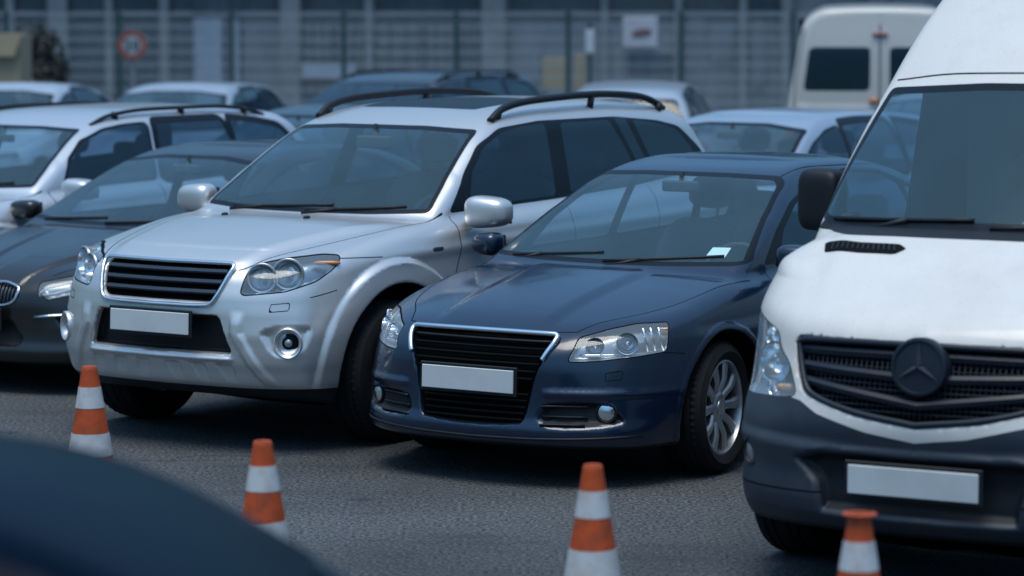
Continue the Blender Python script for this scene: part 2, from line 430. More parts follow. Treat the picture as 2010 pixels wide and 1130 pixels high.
# ------------------------------------------------------------ car kit (x forward from the front axle, y to the car's left, z up)
def paint2(name, col, **k):
    """paint outside, cloth lining inside"""
    m = paint(name, col, **k); t = m.node_tree; b = [n for n in t.nodes if n.type == 'BSDF_PRINCIPLED'][0]
    out = [n for n in t.nodes if n.type == 'OUTPUT_MATERIAL'][0]
    df = nd(t, 'ShaderNodeBsdfDiffuse'); df.inputs[0].default_value = (.16, .17, .17, 1)
    g = nd(t, 'ShaderNodeNewGeometry'); mx = nd(t, 'ShaderNodeMixShader')
    t.links.new(g.outputs['Backfacing'], mx.inputs[0]); t.links.new(b.outputs[0], mx.inputs[1]); t.links.new(df.outputs[0], mx.inputs[2])
    t.links.new(mx.outputs[0], out.inputs[0]); return m
class Spec: pass
def car_F(S):
    def F(x, y, z):
        Y = np.abs(y)
        top = z - (S.zc(x) - S.crown(x) * (Y / .8) ** 2.4)
        if S.mod_top: top = top - S.mod_top(x, Y, z)
        sw = S.W(x) + S.tz(z)
        for ax in (0., -S.wb):
            r = np.hypot(x - ax, z - S.rw)
            if S.flare: sw = sw + S.flare * (1 - sstep(S.R + S.flw * .75, S.R + S.flw, r))
        if S.mod_side: sw = sw + S.mod_side(x, Y, z)
        side = Y - sw
        k = sstep(S.zmix[0], S.zmix[1], z); kf = S.kf_lo(Y) * (1 - k) + S.kf_hi(Y) * k
        xf = S.xf(z) - kf
        if S.mod_front: xf = xf + S.mod_front(x, Y, z)
        front = (x - xf) * .8
        rear = ((S.xr(z) + S.kr(Y)) - x) * .9
        b = smax(top, side, S.k_ts); b = smax(b, front, S.k_f); b = smax(b, rear, .07); b = smax(b, S.zb(x) - z, .05)
        ws = (x - (S.xw(z) - S.kw * Y * Y)) * .55
        rf = z - (S.zr(x) - S.cr * Y * Y - S.cr2 * Y ** 6)
        sd = (Y - (S.yg(z) + S.gx(x))) * .95
        bk = ((S.xk(z) + S.kk * Y * Y) - x) * .8
        g = smax(ws, sd, S.k_ap); g = smax(g, rf, S.k_rf); g = smax(g, bk, .08)
        u = smin(b, g, S.k_j)
        for ax in (0., -S.wb):
            r = np.hypot(x - ax, z - S.rw)
            u = smax(u, -np.maximum(r - S.R, S.yin - Y), .026)
        if S.mod: u = S.mod(u, x, Y, z)
        return u
    return F
def build_skin(S, h):
    F = car_F(S); V, T = surface(F, (S.x0, -4 * h, S.z0), (S.x1, S.y1, S.z1), h)
    k = Skin(V, T); m = k.cut(-k.V[:, 1]); k.T = k.T[m]; k.L = k.L[m]
    u, inv = np.unique(k.T, return_inverse=True); k.V = k.V[u]; k.T = inv.reshape(-1, 3)
    k.V[np.abs(k.V[:, 1]) < 1e-4, 1] = 0
    k.F = F
    return k
def mirrored(V, T, L, N):
    Vm = V * [1, -1, 1]; Nm = N * [1, -1, 1]
    return np.concatenate([V, Vm]), np.concatenate([T, T[:, ::-1] + len(V)]), np.concatenate([L, L]), np.concatenate([N, Nm])
def emit_skin(k, root, body_mats, pieces):
    """body_mats: [(label, material)]; pieces: [(labels+materials, object name, 'pair'|'one')]"""
    f, g = grad(k.F, k.V); N = g / (np.linalg.norm(g, axis=1, keepdims=True) + 1e-9)
    N[k.V[:, 1] == 0, 1] = 0
    made = {}
    labs = [l for l, m in body_mats]
    V, T, L, n = k.sub(labs, N); V, T, L, n = mirrored(V, T, L, n)
    lut_ = {k.names.index(l): i for i, l in enumerate(labs) if l in k.names}
    made['body'] = mesh_obj('body', V, T, [m for l, m in body_mats], root, [lut_[q] for q in L], n)
    for lm, name, mode in pieces:
        labs = [l for l, m in lm]; V, T, L, n = k.sub(labs, N)
        if not len(T): continue
        lut_ = {k.names.index(l): i for i, l in enumerate(labs) if l in k.names}; mats = [m for l, m in lm]
        if mode == 'one':
            V, T, L, n = mirrored(V, T, L, n); made[name] = [mesh_obj(name, V, T, mats, root, [lut_[q] for q in L], n)]
        else:
            made[name] = made.get(name, []) + [mesh_obj(name, V, T, mats, root, [lut_[q] for q in L], n),
                          mesh_obj(name, V * [1, -1, 1], T[:, ::-1], mats, root, [lut_[q] for q in L], n * [1, -1, 1])]
    return made
def backing(o, d, mat, name='housing'):
    """an open box behind a lens: the lens outline moved by d, with side walls"""
    me = o.data; V = np.array([v.co[:] for v in me.vertices]); T = np.array([p.vertices[:] for p in me.polygons])
    E = {}
    for t in T.tolist():
        for a, b in ((t[0], t[1]), (t[1], t[2]), (t[2], t[0])): E[(a, b)] = 1
    bd = [(a, b) for (a, b) in E if (b, a) not in E]
    c = V.mean(0); V2 = (V - c) * [1, .92, .92] + c + np.array(d); n = len(V)
    F = [tuple(t) for t in (T + n).tolist()] + [(a, b, b + n, a + n) for a, b in bd]
    V1 = V + np.array(d) * .04
    return mesh_obj(name, np.concatenate([V1, V2]), F, mat, o)
def bowl(c, r, mat, parent, dirv=(1, 0, 0), depth=.05, bulb=True, name='reflector', sx=1., sy=1.):
    mb = MB(); q = Vector(dirv).normalized().to_track_quat('Z', 'Y').to_matrix()
    mb.lathe([(r * 1.0, .0), (r * 1.06, .006), (r * .98, .004), (r * .93, -depth * .2), (r * .78, -depth * .65), (r * .5, -depth), (0.001, -depth * 1.05)], c, n=36, rot=q, sx=sx, sy=sy)
    if bulb:
        o = Vector(c) - Vector(dirv).normalized() * depth * .4
        mb.lathe([(.001, .018), (r * .16, .014), (r * .2, 0), (r * .2, -depth * .5)], o, n=20, rot=q, m=1)
    return mb.obj(name, [mat, M['chrome']], parent, auto=50)
def make_wheel(root, x, y, R, rr, w, kind='alloy', steer=0., rimmat=None, spokes=9, tread=True):
    """rim mesh (outer face towards +y when y>0) with a tyre child"""
    s = 1 if y > 0 else -1
    mb = MB(); rm = 0
    hw = w / 2
    mb.lathe([(rr, hw - .006), (rr * 1.0, hw), (rr * .965, hw + .002), (rr * .945, hw - .012), (rr * .93, hw - .05), (rr * .90, -hw * .6), (rr * .9, -hw)], axis='Y', n=64, m=0)
    if kind == 'alloy':
        for i in range(spokes):
            a = 2 * math.pi * i / spokes; ca, sa = math.cos(a), math.sin(a)
            def P(r, t, d): return (ca * r - sa * t, hw - d, sa * r + ca * t)
            V = []
            for r, t, d in ((.045, .024, .028), (.09, .021, .022), (rr * .6, .022, .010), (rr * .95, .034, .014)):
                V += [P(r, -t, d + .010), P(r, -t * .55, d), P(r, t * .55, d), P(r, t, d + .010), P(r, t * .9, d + .04), P(r, -t * .9, d + .04)]
            F = []
            for k in range(3):
                for j in range(6): F.append((k * 6 + j, k * 6 + (j + 1) % 6, k * 6 + 6 + (j + 1) % 6, k * 6 + 6 + j))
            F.append((0, 1, 2, 3, 4, 5)); F.append((18, 23, 22, 21, 20, 19)); mb.add(V, F, 0)
        mb.lathe([(.078, hw - .05), (.075, hw - .026), (.062, hw - .018), (.036, hw - .02), (.034, hw - .014), (.001, hw - .012)], axis='Y', n=32, m=0)
        for i in range(5):
            a = 2 * math.pi * (i + .5) / 5; mb.lathe([(.011, hw - .022), (.009, hw - .030), (.001, hw - .032)][::-1], (.054 * math.cos(a), .004, .054 * math.sin(a)), axis='Y', n=10, m=1)
    else:
        mb.lathe([(rr * .93, hw - .03), (rr * .8, hw - .02), (rr * .72, hw - .045), (rr * .5, hw - .05), (rr * .42, hw - .015), (rr * .2, hw - .01), (.001, hw - .01)], axis='Y', n=48, m=0)
    # brake disc and dark barrel
    mb.lathe([(rr * .88, hw - .09), (rr * .3, hw - .085), (.001, hw - .085)], axis='Y', n=40, m=1)
    rim = mb.obj('wheel', [rimmat or M['alloy'], M['dark']], root, auto=35)
    ty = MB(); g = .006
    prof = [(rr * .985, hw - .004), (rr * 1.04, hw + .008), (rr + (R - rr) * .45, hw + .020), (R - .045, hw + .016), (R - .018, hw + .004), (R - .006, hw - .014)]
    edges = [hw - .014, hw * .62, hw * .28, -hw * .28, -hw * .62, -(hw - .014)]
    pr = list(prof)
    for e in edges[1:-1]: pr += [(R, e + .006), (R - .008, e + .004), (R - .008, e - .004), (R, e - .006)]
    pr += [(r, -h) for r, h in prof[::-1]]
    n = 120 if tread else 48
    ty.lathe(pr, axis='Y', n=n)
    if tread:   # shoulder tread blocks: every third segment of the outer bands sits lower
        V = ty.V; m = len(pr)
        for i in range(m):
            r, h = pr[i]
            if r > R - .02 and abs(h) > hw * .55:
                for j in range(n):
                    if j % 2 == 0:
                        v = V[i * n + j]; q = (R - .007) / R if r > R - .012 else 1
                        V[i * n + j] = (v[0] * q, v[1], v[2] * q)
    t = ty.obj('tyre', M['rubber'], rim, auto=40)
    rim.location = (x, y, R); rim.rotation_euler = (0, 0, steer + (0 if s > 0 else math.pi))
    return rim
def seat(root, x, y, z=.42, w=.50, hgt=.62, mat=None, head=True, name='seat', lean=.30):
    mb = MB(); R = Matrix.Rotation(-lean, 3, 'Y')
    mb.sq((x, y, z), (.26, w / 2, .09), .45)
    mb.sq((x - .27 - lean * .25, y, z + hgt * .5), (.085, w / 2, hgt / 2), .5, rot=R, f=lambda a, b, c: (a, b * (1 - .16 * max(c, 0) ** 2), c))
    if head:
        mb.tube([(x - .33 - lean * .5, y - .06, z + hgt * .95), (x - .37 - lean * .5, y - .06, z + hgt + .1)], .008)
        mb.tube([(x - .33 - lean * .5, y + .06, z + hgt * .95), (x - .37 - lean * .5, y + .06, z + hgt + .1)], .008)
        mb.sq((x - .38 - lean * .5, y, z + hgt + .13), (.055, .13, .09), .6, rot=R)
    return mb.obj(name, mat or M['seat'], root, smooth=True)
def steering(root, c, r=.185, tilt=.45, side=1):
    mb = MB(); q = Matrix.Rotation(-tilt, 3, 'Y'); P = []
    for i in range(33):
        a = 2 * math.pi * i / 32; P.append(Vector(c) + q @ Vector((0, r * math.cos(a), r * math.sin(a))))
    mb.tube(P, .015, n=8)
    mb.sq(c, (.03, .07, .055), .7, rot=q)
    for a in (0, math.pi, -math.pi / 2):
        mb.tube([Vector(c), Vector(c) + q @ Vector((0, r * math.cos(a), r * math.sin(a)))], .014)
    return mb.obj('steering_wheel', M['dash'], root, smooth=True)
def cabin(root, S, xd, zd, xs, side=1, rows=2, seatz=.45, mat=None, wid=.66, hgt=.62):
    """dashboard, wheel, seats, inner mirror"""
    mb = MB(); n = 9; V = []; F = []
    for i, (dx, dz) in enumerate(((.42, -.06), (.12, .0), (-.12, .01), (-.24, -.03), (-.30, -.12), (-.28, -.4))):
        for j in range(n):
            yy = (j / (n - 1) * 2 - 1) * wid; hood = .045 * math.exp(-((yy - side * .36) / .16) ** 2) * (1 if 1 < i < 5 else 0)
            V.append((xd + dx - .10 * (yy / wid) ** 2 * (1 if i < 2 else 0), yy, zd + dz + hood))
    for i in range(5):
        for j in range(n - 1): F.append((i * n + j, i * n + j + 1, (i + 1) * n + j + 1, (i + 1) * n + j))
    mb.add(V, F); mb.obj('dashboard', M['dash'], root, auto=50)
    steering(root, (xd - .40, side * .36, zd - .055))
    for yy in (.36, -.36): seat(root, xs, yy, seatz, hgt=hgt, mat=mat)
    if rows > 1:
        o = seat(root, xs - .72, 0, seatz, w=1.15, mat=mat, head=False, name='rear_seat', hgt=hgt)
        for yy in (.34, -.34):
            m2 = MB(); m2.sq((xs - .72 - .37, yy, seatz + hgt + .04), (.05, .12, .07), .6); m2.obj('headrest', mat or M['seat'], root, smooth=True)
def wiper(root, pts, blade, name='wiper'):
    mb = MB(); mb.tube(pts, [.011, .009, .006][:len(pts)] if len(pts) <= 3 else .008, n=6); mb.tube(blade, .007, n=6)
    return mb.obj(name, M['black'], root, smooth=True)
def plate(root, c, w=.52, h=.11, rz=0., tilt=0., surround=True, name='number_plate'):
    mb = MB(); 
    if surround: mb.box(c, (.012, w + .03, h + .03), 1, ry=tilt, bev=.004)
    R = Matrix.Rotation(tilt, 3, 'Y'); c2 = Vector(c) + R @ Vector((.010, 0, 0))
    mb.box(c2, (.008, w, h), 0, ry=tilt, bev=.003)
    return mb.obj(name, [M['plate'], M['black']], root)
def wing_mirror(root, c, r, mat, side, arm, cap2=None):
    """folded-out door mirror: shell, dark glass towards the rear, arm to the door"""
    mb = MB()
    mb.sq(c, r, .62, nu=28, nv=18, f=lambda a, b, cc: (a * (.75 if a < 0 else 1) - .15 * b * side, b, cc * (1 - .12 * b * side)))
    mb.box((c[0] - r[0] * .70, c[1], c[2]), (.01, r[1] * 1.6, r[2] * 1.5), 1, bev=.004)
    mb.tube([(c[0] - .01, c[1] - side * r[1] * .5, c[2] - r[2] * .75), (arm[0] + .01, (arm[1] + c[1]) / 2, arm[2] + .01), arm], [.028, .026, .034], 2, n=10, flat=.7)
    return mb.obj('wing_mirror', [mat, M['trim'], M['black']], root, auto=50)
def rail_mesh(P, r=.018, feet=(), flat=1.):
    mb = MB(); mb.tube(P, r, n=10, flat=flat)
    for a, b, w in feet: mb.tube([a, b], w, n=8)
    return mb

# ------------------------------------------------------------ body shapes
def base_spec():
    S = Spec(); S.mod_top = S.mod_side = S.mod_front = S.mod = None
    S.flare = 0.; S.flw = .1; S.k_ts = .09; S.k_f = .07; S.k_j = .03; S.k_ap = .08; S.k_rf = .12; S.cr = .09; S.cr2 = .15; S.kk = .10
    S.yin = .56; S.zmix = (.5, .8); S.z0 = .12
    return S
def suv_spec():
    S = base_spec(); S.wb = 2.70; S.rw = .37; S.R = .455
    S.x0, S.x1, S.y1, S.z1 = -3.92, 1.0, 1.02, 1.80
    S.zc = lut([-3.9, -3.2, -1.6, -.6, -.3, 0, .35, .6, .76, .86, .95], [1.24, 1.235, 1.185, 1.15, 1.14, 1.11, 1.06, 1.01, .955, .91, .86])
    S.crown = lut([-3.9, -.8, -.3, .3, .8], [.03, .02, .03, .05, .06])
    S.W = lut([-3.85, -3.3, -2.6, -1.3, -.4, 0, .3, .45, .6, .9], [.86, .915, .93, .93, .925, .91, .885, .865, .84, .78])
    S.tz = lut([.1, .3, .5, .72, .9, 1.05, 1.14, 1.25], [-.05, -.02, .0, .005, -.012, -.035, -.065, -.12])
    S.xf = lut([.1, .30, .36, .42, .47, .55, .62, .70, .78, .86, .92, .97, 1.02], [.66, .76, .82, .845, .865, .875, .885, .885, .875, .845, .815, .77, .66])
    S.kf_lo = lut([0, .3, .55, .7, .8, .88, .93, 1.0], [0, .015, .055, .12, .20, .33, .48, .75])
    S.kf_hi = lut([0, .3, .5, .65, .76, .84, .90, 1.0], [0, .02, .065, .13, .22, .33, .47, .75])
    S.xr = lut([.2, .5, .8, 1.1, 1.25], [-3.72, -3.78, -3.76, -3.70, -3.66]); S.kr = lut([0, .5, .8, .9, 1], [0, .03, .12, .25, .5])
    S.zb = lut([-3.9, -3.5, -3.1, -.5, .4, .6, .9], [.45, .36, .24, .22, .24, .27, .30])
    S.xw = lut([1.0, 1.155, 1.3, 1.45, 1.58, 1.66, 1.72], [-.16, -.33, -.56, -.80, -1.03, -1.24, -1.50]); S.kw = .26
    S.zr = lut([-3.75, -3.4, -3.0, -2.4, -1.8, -1.4, -1.1, -.8], [1.58, 1.645, 1.69, 1.72, 1.715, 1.685, 1.62, 1.50]); S.cr = .07; S.cr2 = .4
    S.yg = lut([1.0, 1.15, 1.3, 1.45, 1.6, 1.7], [.835, .815, .775, .725, .672, .62]); S.gx = lut([-3.8, -3.2, -2.2, -1.2, -.5], [-.07, -.03, 0, 0, -.01])
    S.xk = lut([1.1, 1.25, 1.45, 1.62, 1.7], [-3.70, -3.66, -3.55, -3.40, -3.25]); S.k_ap = .055; S.k_rf = .09
    S.flare = .035; S.flw = .145
    # bumper features, all in the front chart (|y|, z)
    S.grille = rp([(-.5, .960), (.425, .957), (.37, .768), (-.5, .768)], .05)
    S.intake = rp([(-.6, .71), (.40, .71), (.43, .63), (.475, .51), (-.6, .505)], .03)
    S.fogpod = chaikin([(-.04, .66), (.255, .675), (.275, .635), (.225, .52), (.10, .485), (.03, .52)], 2)
    slots = [rp([(a, .462), (a + .10, .462), (a + .115, .36), (a + .05, .35)], .012) for a in (.045, .205, .365)]
    S.slots = slots
    def mod_front(x, Y, z):
        d = 0
        d = d - .05 * sstep(.002, -.016, psdf(S.grille, Y, z))
        d = d - .07 * sstep(.002, -.018, psdf(S.intake, Y, z))
        d = d - .028 * sstep(.0, -.05, psdf(S.fogpod, -.62 * x + .78 * Y, z))
        d = d + .016 * sstep(.035, .0, np.abs(Y - (.50 + .55 * np.clip(.62 - z, 0, .3))) - .012) * sstep(.74, .66, z) * sstep(.33, .40, z)   # bumper buttress
        for s in slots: d = d - .012 * sstep(.002, -.012, psdf(s, Y, z)) * sstep(.34, .46, z)
        d = d + .014 * sstep(.022, .0, np.abs(z - .485)) * sstep(.50, .44, Y)
        return d
    S.mod_front = mod_front
    def mod_top(x, Y, z):      # raised hood centre, edges run from the windscreen corners to the grille corners
        e = .46 + (.62 - x) * .26
        return .022 * sstep(e + .05, e - .05, Y) * sstep(-.30, .05, x)
    S.mod_top = mod_top
    def mod_side(x, Y, z):     # shoulder crease and door waist
        return .010 * np.exp(-((z - .97 - .02 * (-x)) / .035) ** 2) * sstep(.4, -.2, x) - .018 * np.exp(-((z - .45) / .1) ** 2) * sstep(-.5, -.7, x) * sstep(-2.2, -2.0, x)
    S.mod_side = mod_side
    return S
def sed_spec():
    S = base_spec(); S.wb = 2.65; S.rw = .325; S.R = .372
    S.x0, S.x1, S.y1, S.z1 = -3.80, 1.06, 1.0, 1.52
    S.zc = lut([-3.75, -3.6, -3.3, -2.9, -2.4, -1.2, -.5, -.25, 0, .3, .55, .70, .79, .86, .95], [.90, .955, .985, .985, .965, .955, .95, .945, .915, .865, .81, .765, .725, .68, .60])
    S.crown = lut([-3.8, -.8, -.3, .3, .8], [.04, .03, .035, .06, .07])
    S.W = lut([-3.75, -3.2, -2.6, -1.3, -.4, 0, .3, .5, .7, .95], [.80, .865, .885, .89, .885, .88, .865, .84, .80, .72])
    S.tz = lut([.1, .2, .35, .5, .62, .74, .84, .92, 1.0], [-.06, -.035, -.012, 0, 0, -.012, -.04, -.08, -.13])
    S.xf = lut([.1, .17, .22, .27, .34, .45, .55, .62, .68, .73, .78, .83], [.76, .87, .925, .935, .915, .905, .90, .885, .855, .81, .73, .60])
    S.kf_lo = lut([0, .3, .5, .65, .75, .82, .88, .95], [0, .022, .07, .15, .25, .36, .52, .75])
    S.kf_hi = lut([0, .3, .45, .6, .72, .80, .86, .95], [0, .02, .055, .14, .25, .36, .50, .75])
    S.xr = lut([.2, .5, .8, .95], [-3.62, -3.70, -3.68, -3.60]); S.kr = lut([0, .5, .75, .85, .95], [0, .03, .12, .25, .5])
    S.zb = lut([-3.7, -3.2, -2.9, -.5, .4, .6, .95], [.36, .24, .18, .17, .18, .185, .19])
    S.xw = lut([.85, .965, 1.1, 1.22, 1.365, 1.41, 1.44], [-.06, -.25, -.53, -.78, -1.10, -1.24, -1.42]); S.kw = .28
    S.zr = lut([-3.6, -3.2, -2.8, -2.4, -2.0, -1.6, -1.3, -1.1, -.9], [1.05, 1.22, 1.34, 1.42, 1.46, 1.465, 1.44, 1.40, 1.33]); S.cr = .08; S.cr2 = .45
    S.yg = lut([.85, .95, 1.1, 1.25, 1.38, 1.46], [.79, .765, .71, .645, .575, .53]); S.gx = lut([-3.6, -3.0, -2.2, -1.2, -.5], [-.16, -.06, 0, 0, -.01])
    S.xk = lut([.95, 1.1, 1.3, 1.42], [-3.35, -3.12, -2.80, -2.55]); S.k_ap = .06; S.k_rf = .09; S.k_ts = .08; S.k_f = .055
    S.flare = .008; S.flw = .05; S.zmix = (.4, .65); S.z0 = .08
    S.grille = chaikin([(-.6, .722), (.405, .722), (.425, .705), (.375, .61), (.33, .50), (.30, .33), (.26, .29), (-.6, .29)], 2)
    S.low = chaikin([(.36, .405), (.55, .425), (.66, .415), (.74, .33), (.70, .30), (.36, .285)], 2)
    def mod_front(x, Y, z):
        d = -.045 * sstep(.002, -.016, psdf(S.grille, Y, z)) - .035 * sstep(.008, -.035, psdf(S.low, Y, z))
        d = d + .012 * sstep(.03, 0, np.abs(z - .455)) * sstep(.36, .42, Y)
        return d
    S.mod_front = mod_front
    def mod_top(x, Y, z):
        e = .30 + (.8 - x) * .02
        return .016 * sstep(e + .05, e - .05, Y) * sstep(-.40, -.1, x) * sstep(.85, .6, x) + .020 * sstep(.50, .60, Y) * sstep(.85, .5, x) * sstep(-.5, -.2, x) * 0
    S.mod_top = mod_top
    def mod_side(x, Y, z):
        r = np.hypot(x, z - .30)
        c = .735 + .05 * np.clip(-x - .1, 0, 3) * .35
        return .014 * sstep(c + .015, c - .045, z) * sstep(-3.4, -3.0, x) * sstep(.55, .3, x) - .008 * np.exp(-((z - .5) / .12) ** 2) * sstep(-.5, -.8, x)
    S.mod_side = mod_side
    return S
def van_spec():
    S = base_spec(); S.wb = 3.66; S.rw = .355; S.R = .415
    S.x0, S.x1, S.y1, S.z1 = -4.95, 1.12, 1.06, 2.72
    S.zc = lut([-4.9, -1.2, -.3, .0, .22, .40, .57, .80, .93, 1.0, 1.06, 1.1], [1.42, 1.40, 1.40, 1.40, 1.375, 1.31, 1.23, 1.135, 1.085, 1.05, .98, .9])
    S.crown = lut([-4.9, -.3, .2, .8], [.0, .02, .05, .05])
    S.W = lut([-4.9, -4.4, -1.5, -.3, .1, .35, .55, .7, 1.0], [.975, .99, .995, .985, .975, .955, .925, .89, .82])
    S.tz = lut([.1, .35, .6, 1.0, 1.2, 1.32, 1.45], [-.04, -.015, 0, 0, -.015, -.03, -.06])
    S.xf = lut([.1, .25, .33, .42, .5, .6, .7, .8, .94, 1.02, 1.08, 1.2], [.88, .96, 1.0, 1.02, 1.015, 1.03, 1.045, 1.03, .985, .965, .94, .8])
    S.kf_lo = lut([0, .3, .5, .65, .78, .88, .94, 1.0], [0, .02, .06, .125, .22, .36, .52, .75])
    S.kf_hi = lut([0, .3, .5, .62, .74, .84, .91, 1.0], [0, .03, .085, .15, .25, .38, .52, .8])
    S.xr = lut([.2, 1.4], [-4.85, -4.88]); S.kr = lut([0, .8, .93, 1], [0, .02, .1, .3])
    S.zb = lut([-4.8, -3.9, -3.4, -.5, .4, .6, 1.0], [.4, .32, .28, .28, .27, .27, .28])
    S.xw = lut([1.2, 1.38, 1.6, 1.8, 1.96, 2.05, 2.2, 2.4, 2.55, 2.62], [.37, .22, -.01, -.25, -.46, -.58, -.80, -1.15, -1.50, -1.8]); S.kw = .42
    S.zr = lut([-4.9, -4.0, -2.8, -2.0, -1.6, -1.2, -.5], [2.60, 2.64, 2.65, 2.64, 2.62, 2.58, 2.5]); S.cr = .06; S.cr2 = .10
    S.yg = lut([1.2, 1.35, 1.6, 1.95, 2.2, 2.45, 2.6], [.955, .94, .905, .855, .82, .77, .72]); S.gx = lut([-4.9, -1.5, -.6, -.1, .3], [.02, .02, .0, -.03, -.05])
    S.xk = lut([1.1, 2.0, 2.5], [-4.88, -4.84, -4.78]); S.kk = .03; S.k_ap = .07; S.k_rf = .22; S.k_ts = .12; S.k_f = .08
    S.flare = .012; S.flw = .06; S.zmix = (.6, .85)
    S.grille = rp([(-.9, 1.028), (.545, 1.018), (.57, .99), (.535, .87), (.49, .80), (.25, .735), (0, .705), (-.9, .705)], .02)
    S.low = rp([(-.9, .60), (.40, .60), (.52, .56), (.42, .47), (.40, .36), (-.9, .36)], .02)
    def mod_front(x, Y, z):
        d = -.05 * sstep(.002, -.018, psdf(S.grille, Y, z)) - .05 * sstep(.012, -.045, psdf(S.low, Y, z))
        lip = .60 + .03 * Y
        d = d + .025 * sstep(lip + .03, lip - .02, z) * sstep(.3, .36, z)
        q = -.62 * x + .78 * Y
        d = d - .03 * sstep(.0, -.05, psdf(S.fogpod, q, z))
        return d
    S.fogpod = rp([(.10, .60), (.34, .60), (.36, .45), (.18, .44)], .03)
    S.mod_front = mod_front
    S.mod_side = lambda x, Y, z: -.11 * sstep(1.16, 1.38, z) * sstep(-.45, .0, x)
    S.mod_top = lambda x, Y, z: .012 * sstep(.52, .42, Y - .25 * (1 - x)) * sstep(-.1, .25, x)
    return S

# ------------------------------------------------------------ building the vehicles
def fx(F, y, z, x0=1.2, x1=-.6):
    X = np.linspace(x0, x1, 400); f = F(X, np.full(400, float(y)), np.full(400, float(z))); i = int(np.argmax(f < 0))
    return float(X[max(i, 0)]) if f[i] < 0 else x1
def fz(F, x, y, z0=2.9, z1=.3):
    Z = np.linspace(z0, z1, 600); f = F(np.full(600, float(x)), np.full(600, float(y)), Z); i = int(np.argmax(f < 0))
    return float(Z[i])
def fy(F, x, z, y0=1.2, y1=0.):
    Y = np.linspace(y0, y1, 400); f = F(np.full(400, float(x)), Y, np.full(400, float(z))); i = int(np.argmax(f < 0))
    return float(Y[i])
def P2(poly, ch, cond=None):
    """region function from a polygon in chart 'yz', 'xz', 'xy' or oblique ('q', a)"""
    def fn(x, y, z):
        if ch == 'yz': return psdf(poly, y, z)
        if ch == 'xz': return psdf(poly, x, z)
        if ch == 'xy': return psdf(poly, x, y)
        return psdf(poly, -ch[1] * x + ch[2] * y, z)
    return fn
def off(fn, d): return lambda x, y, z: fn(x, y, z) + d
def line(pts, ch, w=.003, smooth=True):
    P = curve(pts) if smooth else np.array(pts)
    def C(x, y, z): return {'yz': (y, z), 'xz': (x, z), 'xy': (x, y)}[ch] if isinstance(ch, str) else (-ch[1] * x + ch[2] * y, z)
    fn = lambda x, y, z: np.abs(sldist(P, *C(x, y, z))) - w
    fn.pre = lambda x, y, z: sldist(P, *C(x, y, z))
    return fn
def on_curve(F, pts, ch, lift=.004):
    """points of a chart curve dropped on the surface"""
    out = []
    for a, b in pts:
        if ch == 'yz': out.append((fx(F, abs(a), b) + lift, a, b))
        elif ch == 'xy': out.append((a, b, fz(F, a, abs(b)) + lift))
        else: out.append((a, fy(F, a, b) + lift, b))
    return out
def place(car, pose):
    X, D, yaw = pose; car.location = (X, D, 0); car.rotation_euler = (0, 0, -math.pi / 2 - yaw)

POSE_SUV = (-1.345, 16.29, .59); POSE_SED = (.294, 15.2, .573); POSE_VAN = (2.006, 12.2, .508)
QO = ('q', .62, .78)
M['silver'] = paint2('silver_paint', (.68, .68, .68), metal=.7, rough=.36, dirt=.12, dirt_col=(.35, .34, .33))
M['navy'] = paint2('navy_paint', (.0025, .014, .042), metal=.2, rough=.26, coat=.8, coat_rough=.10, dirt=.06, dirt_col=(.03, .045, .07))
M['white'] = paint2('white_paint', (.68, .665, .64), rough=.45, coat=.4, dirt=.4, dirt_col=(.46, .43, .40), speck=.55)
M['vanplastic'] = pbr('grey_bumper_plastic', (.018, .028, .044), .48, dirt=.3, dirt_col=(.07, .08, .09), dirt_scale=4, bump=.0005, bump_scale=300)

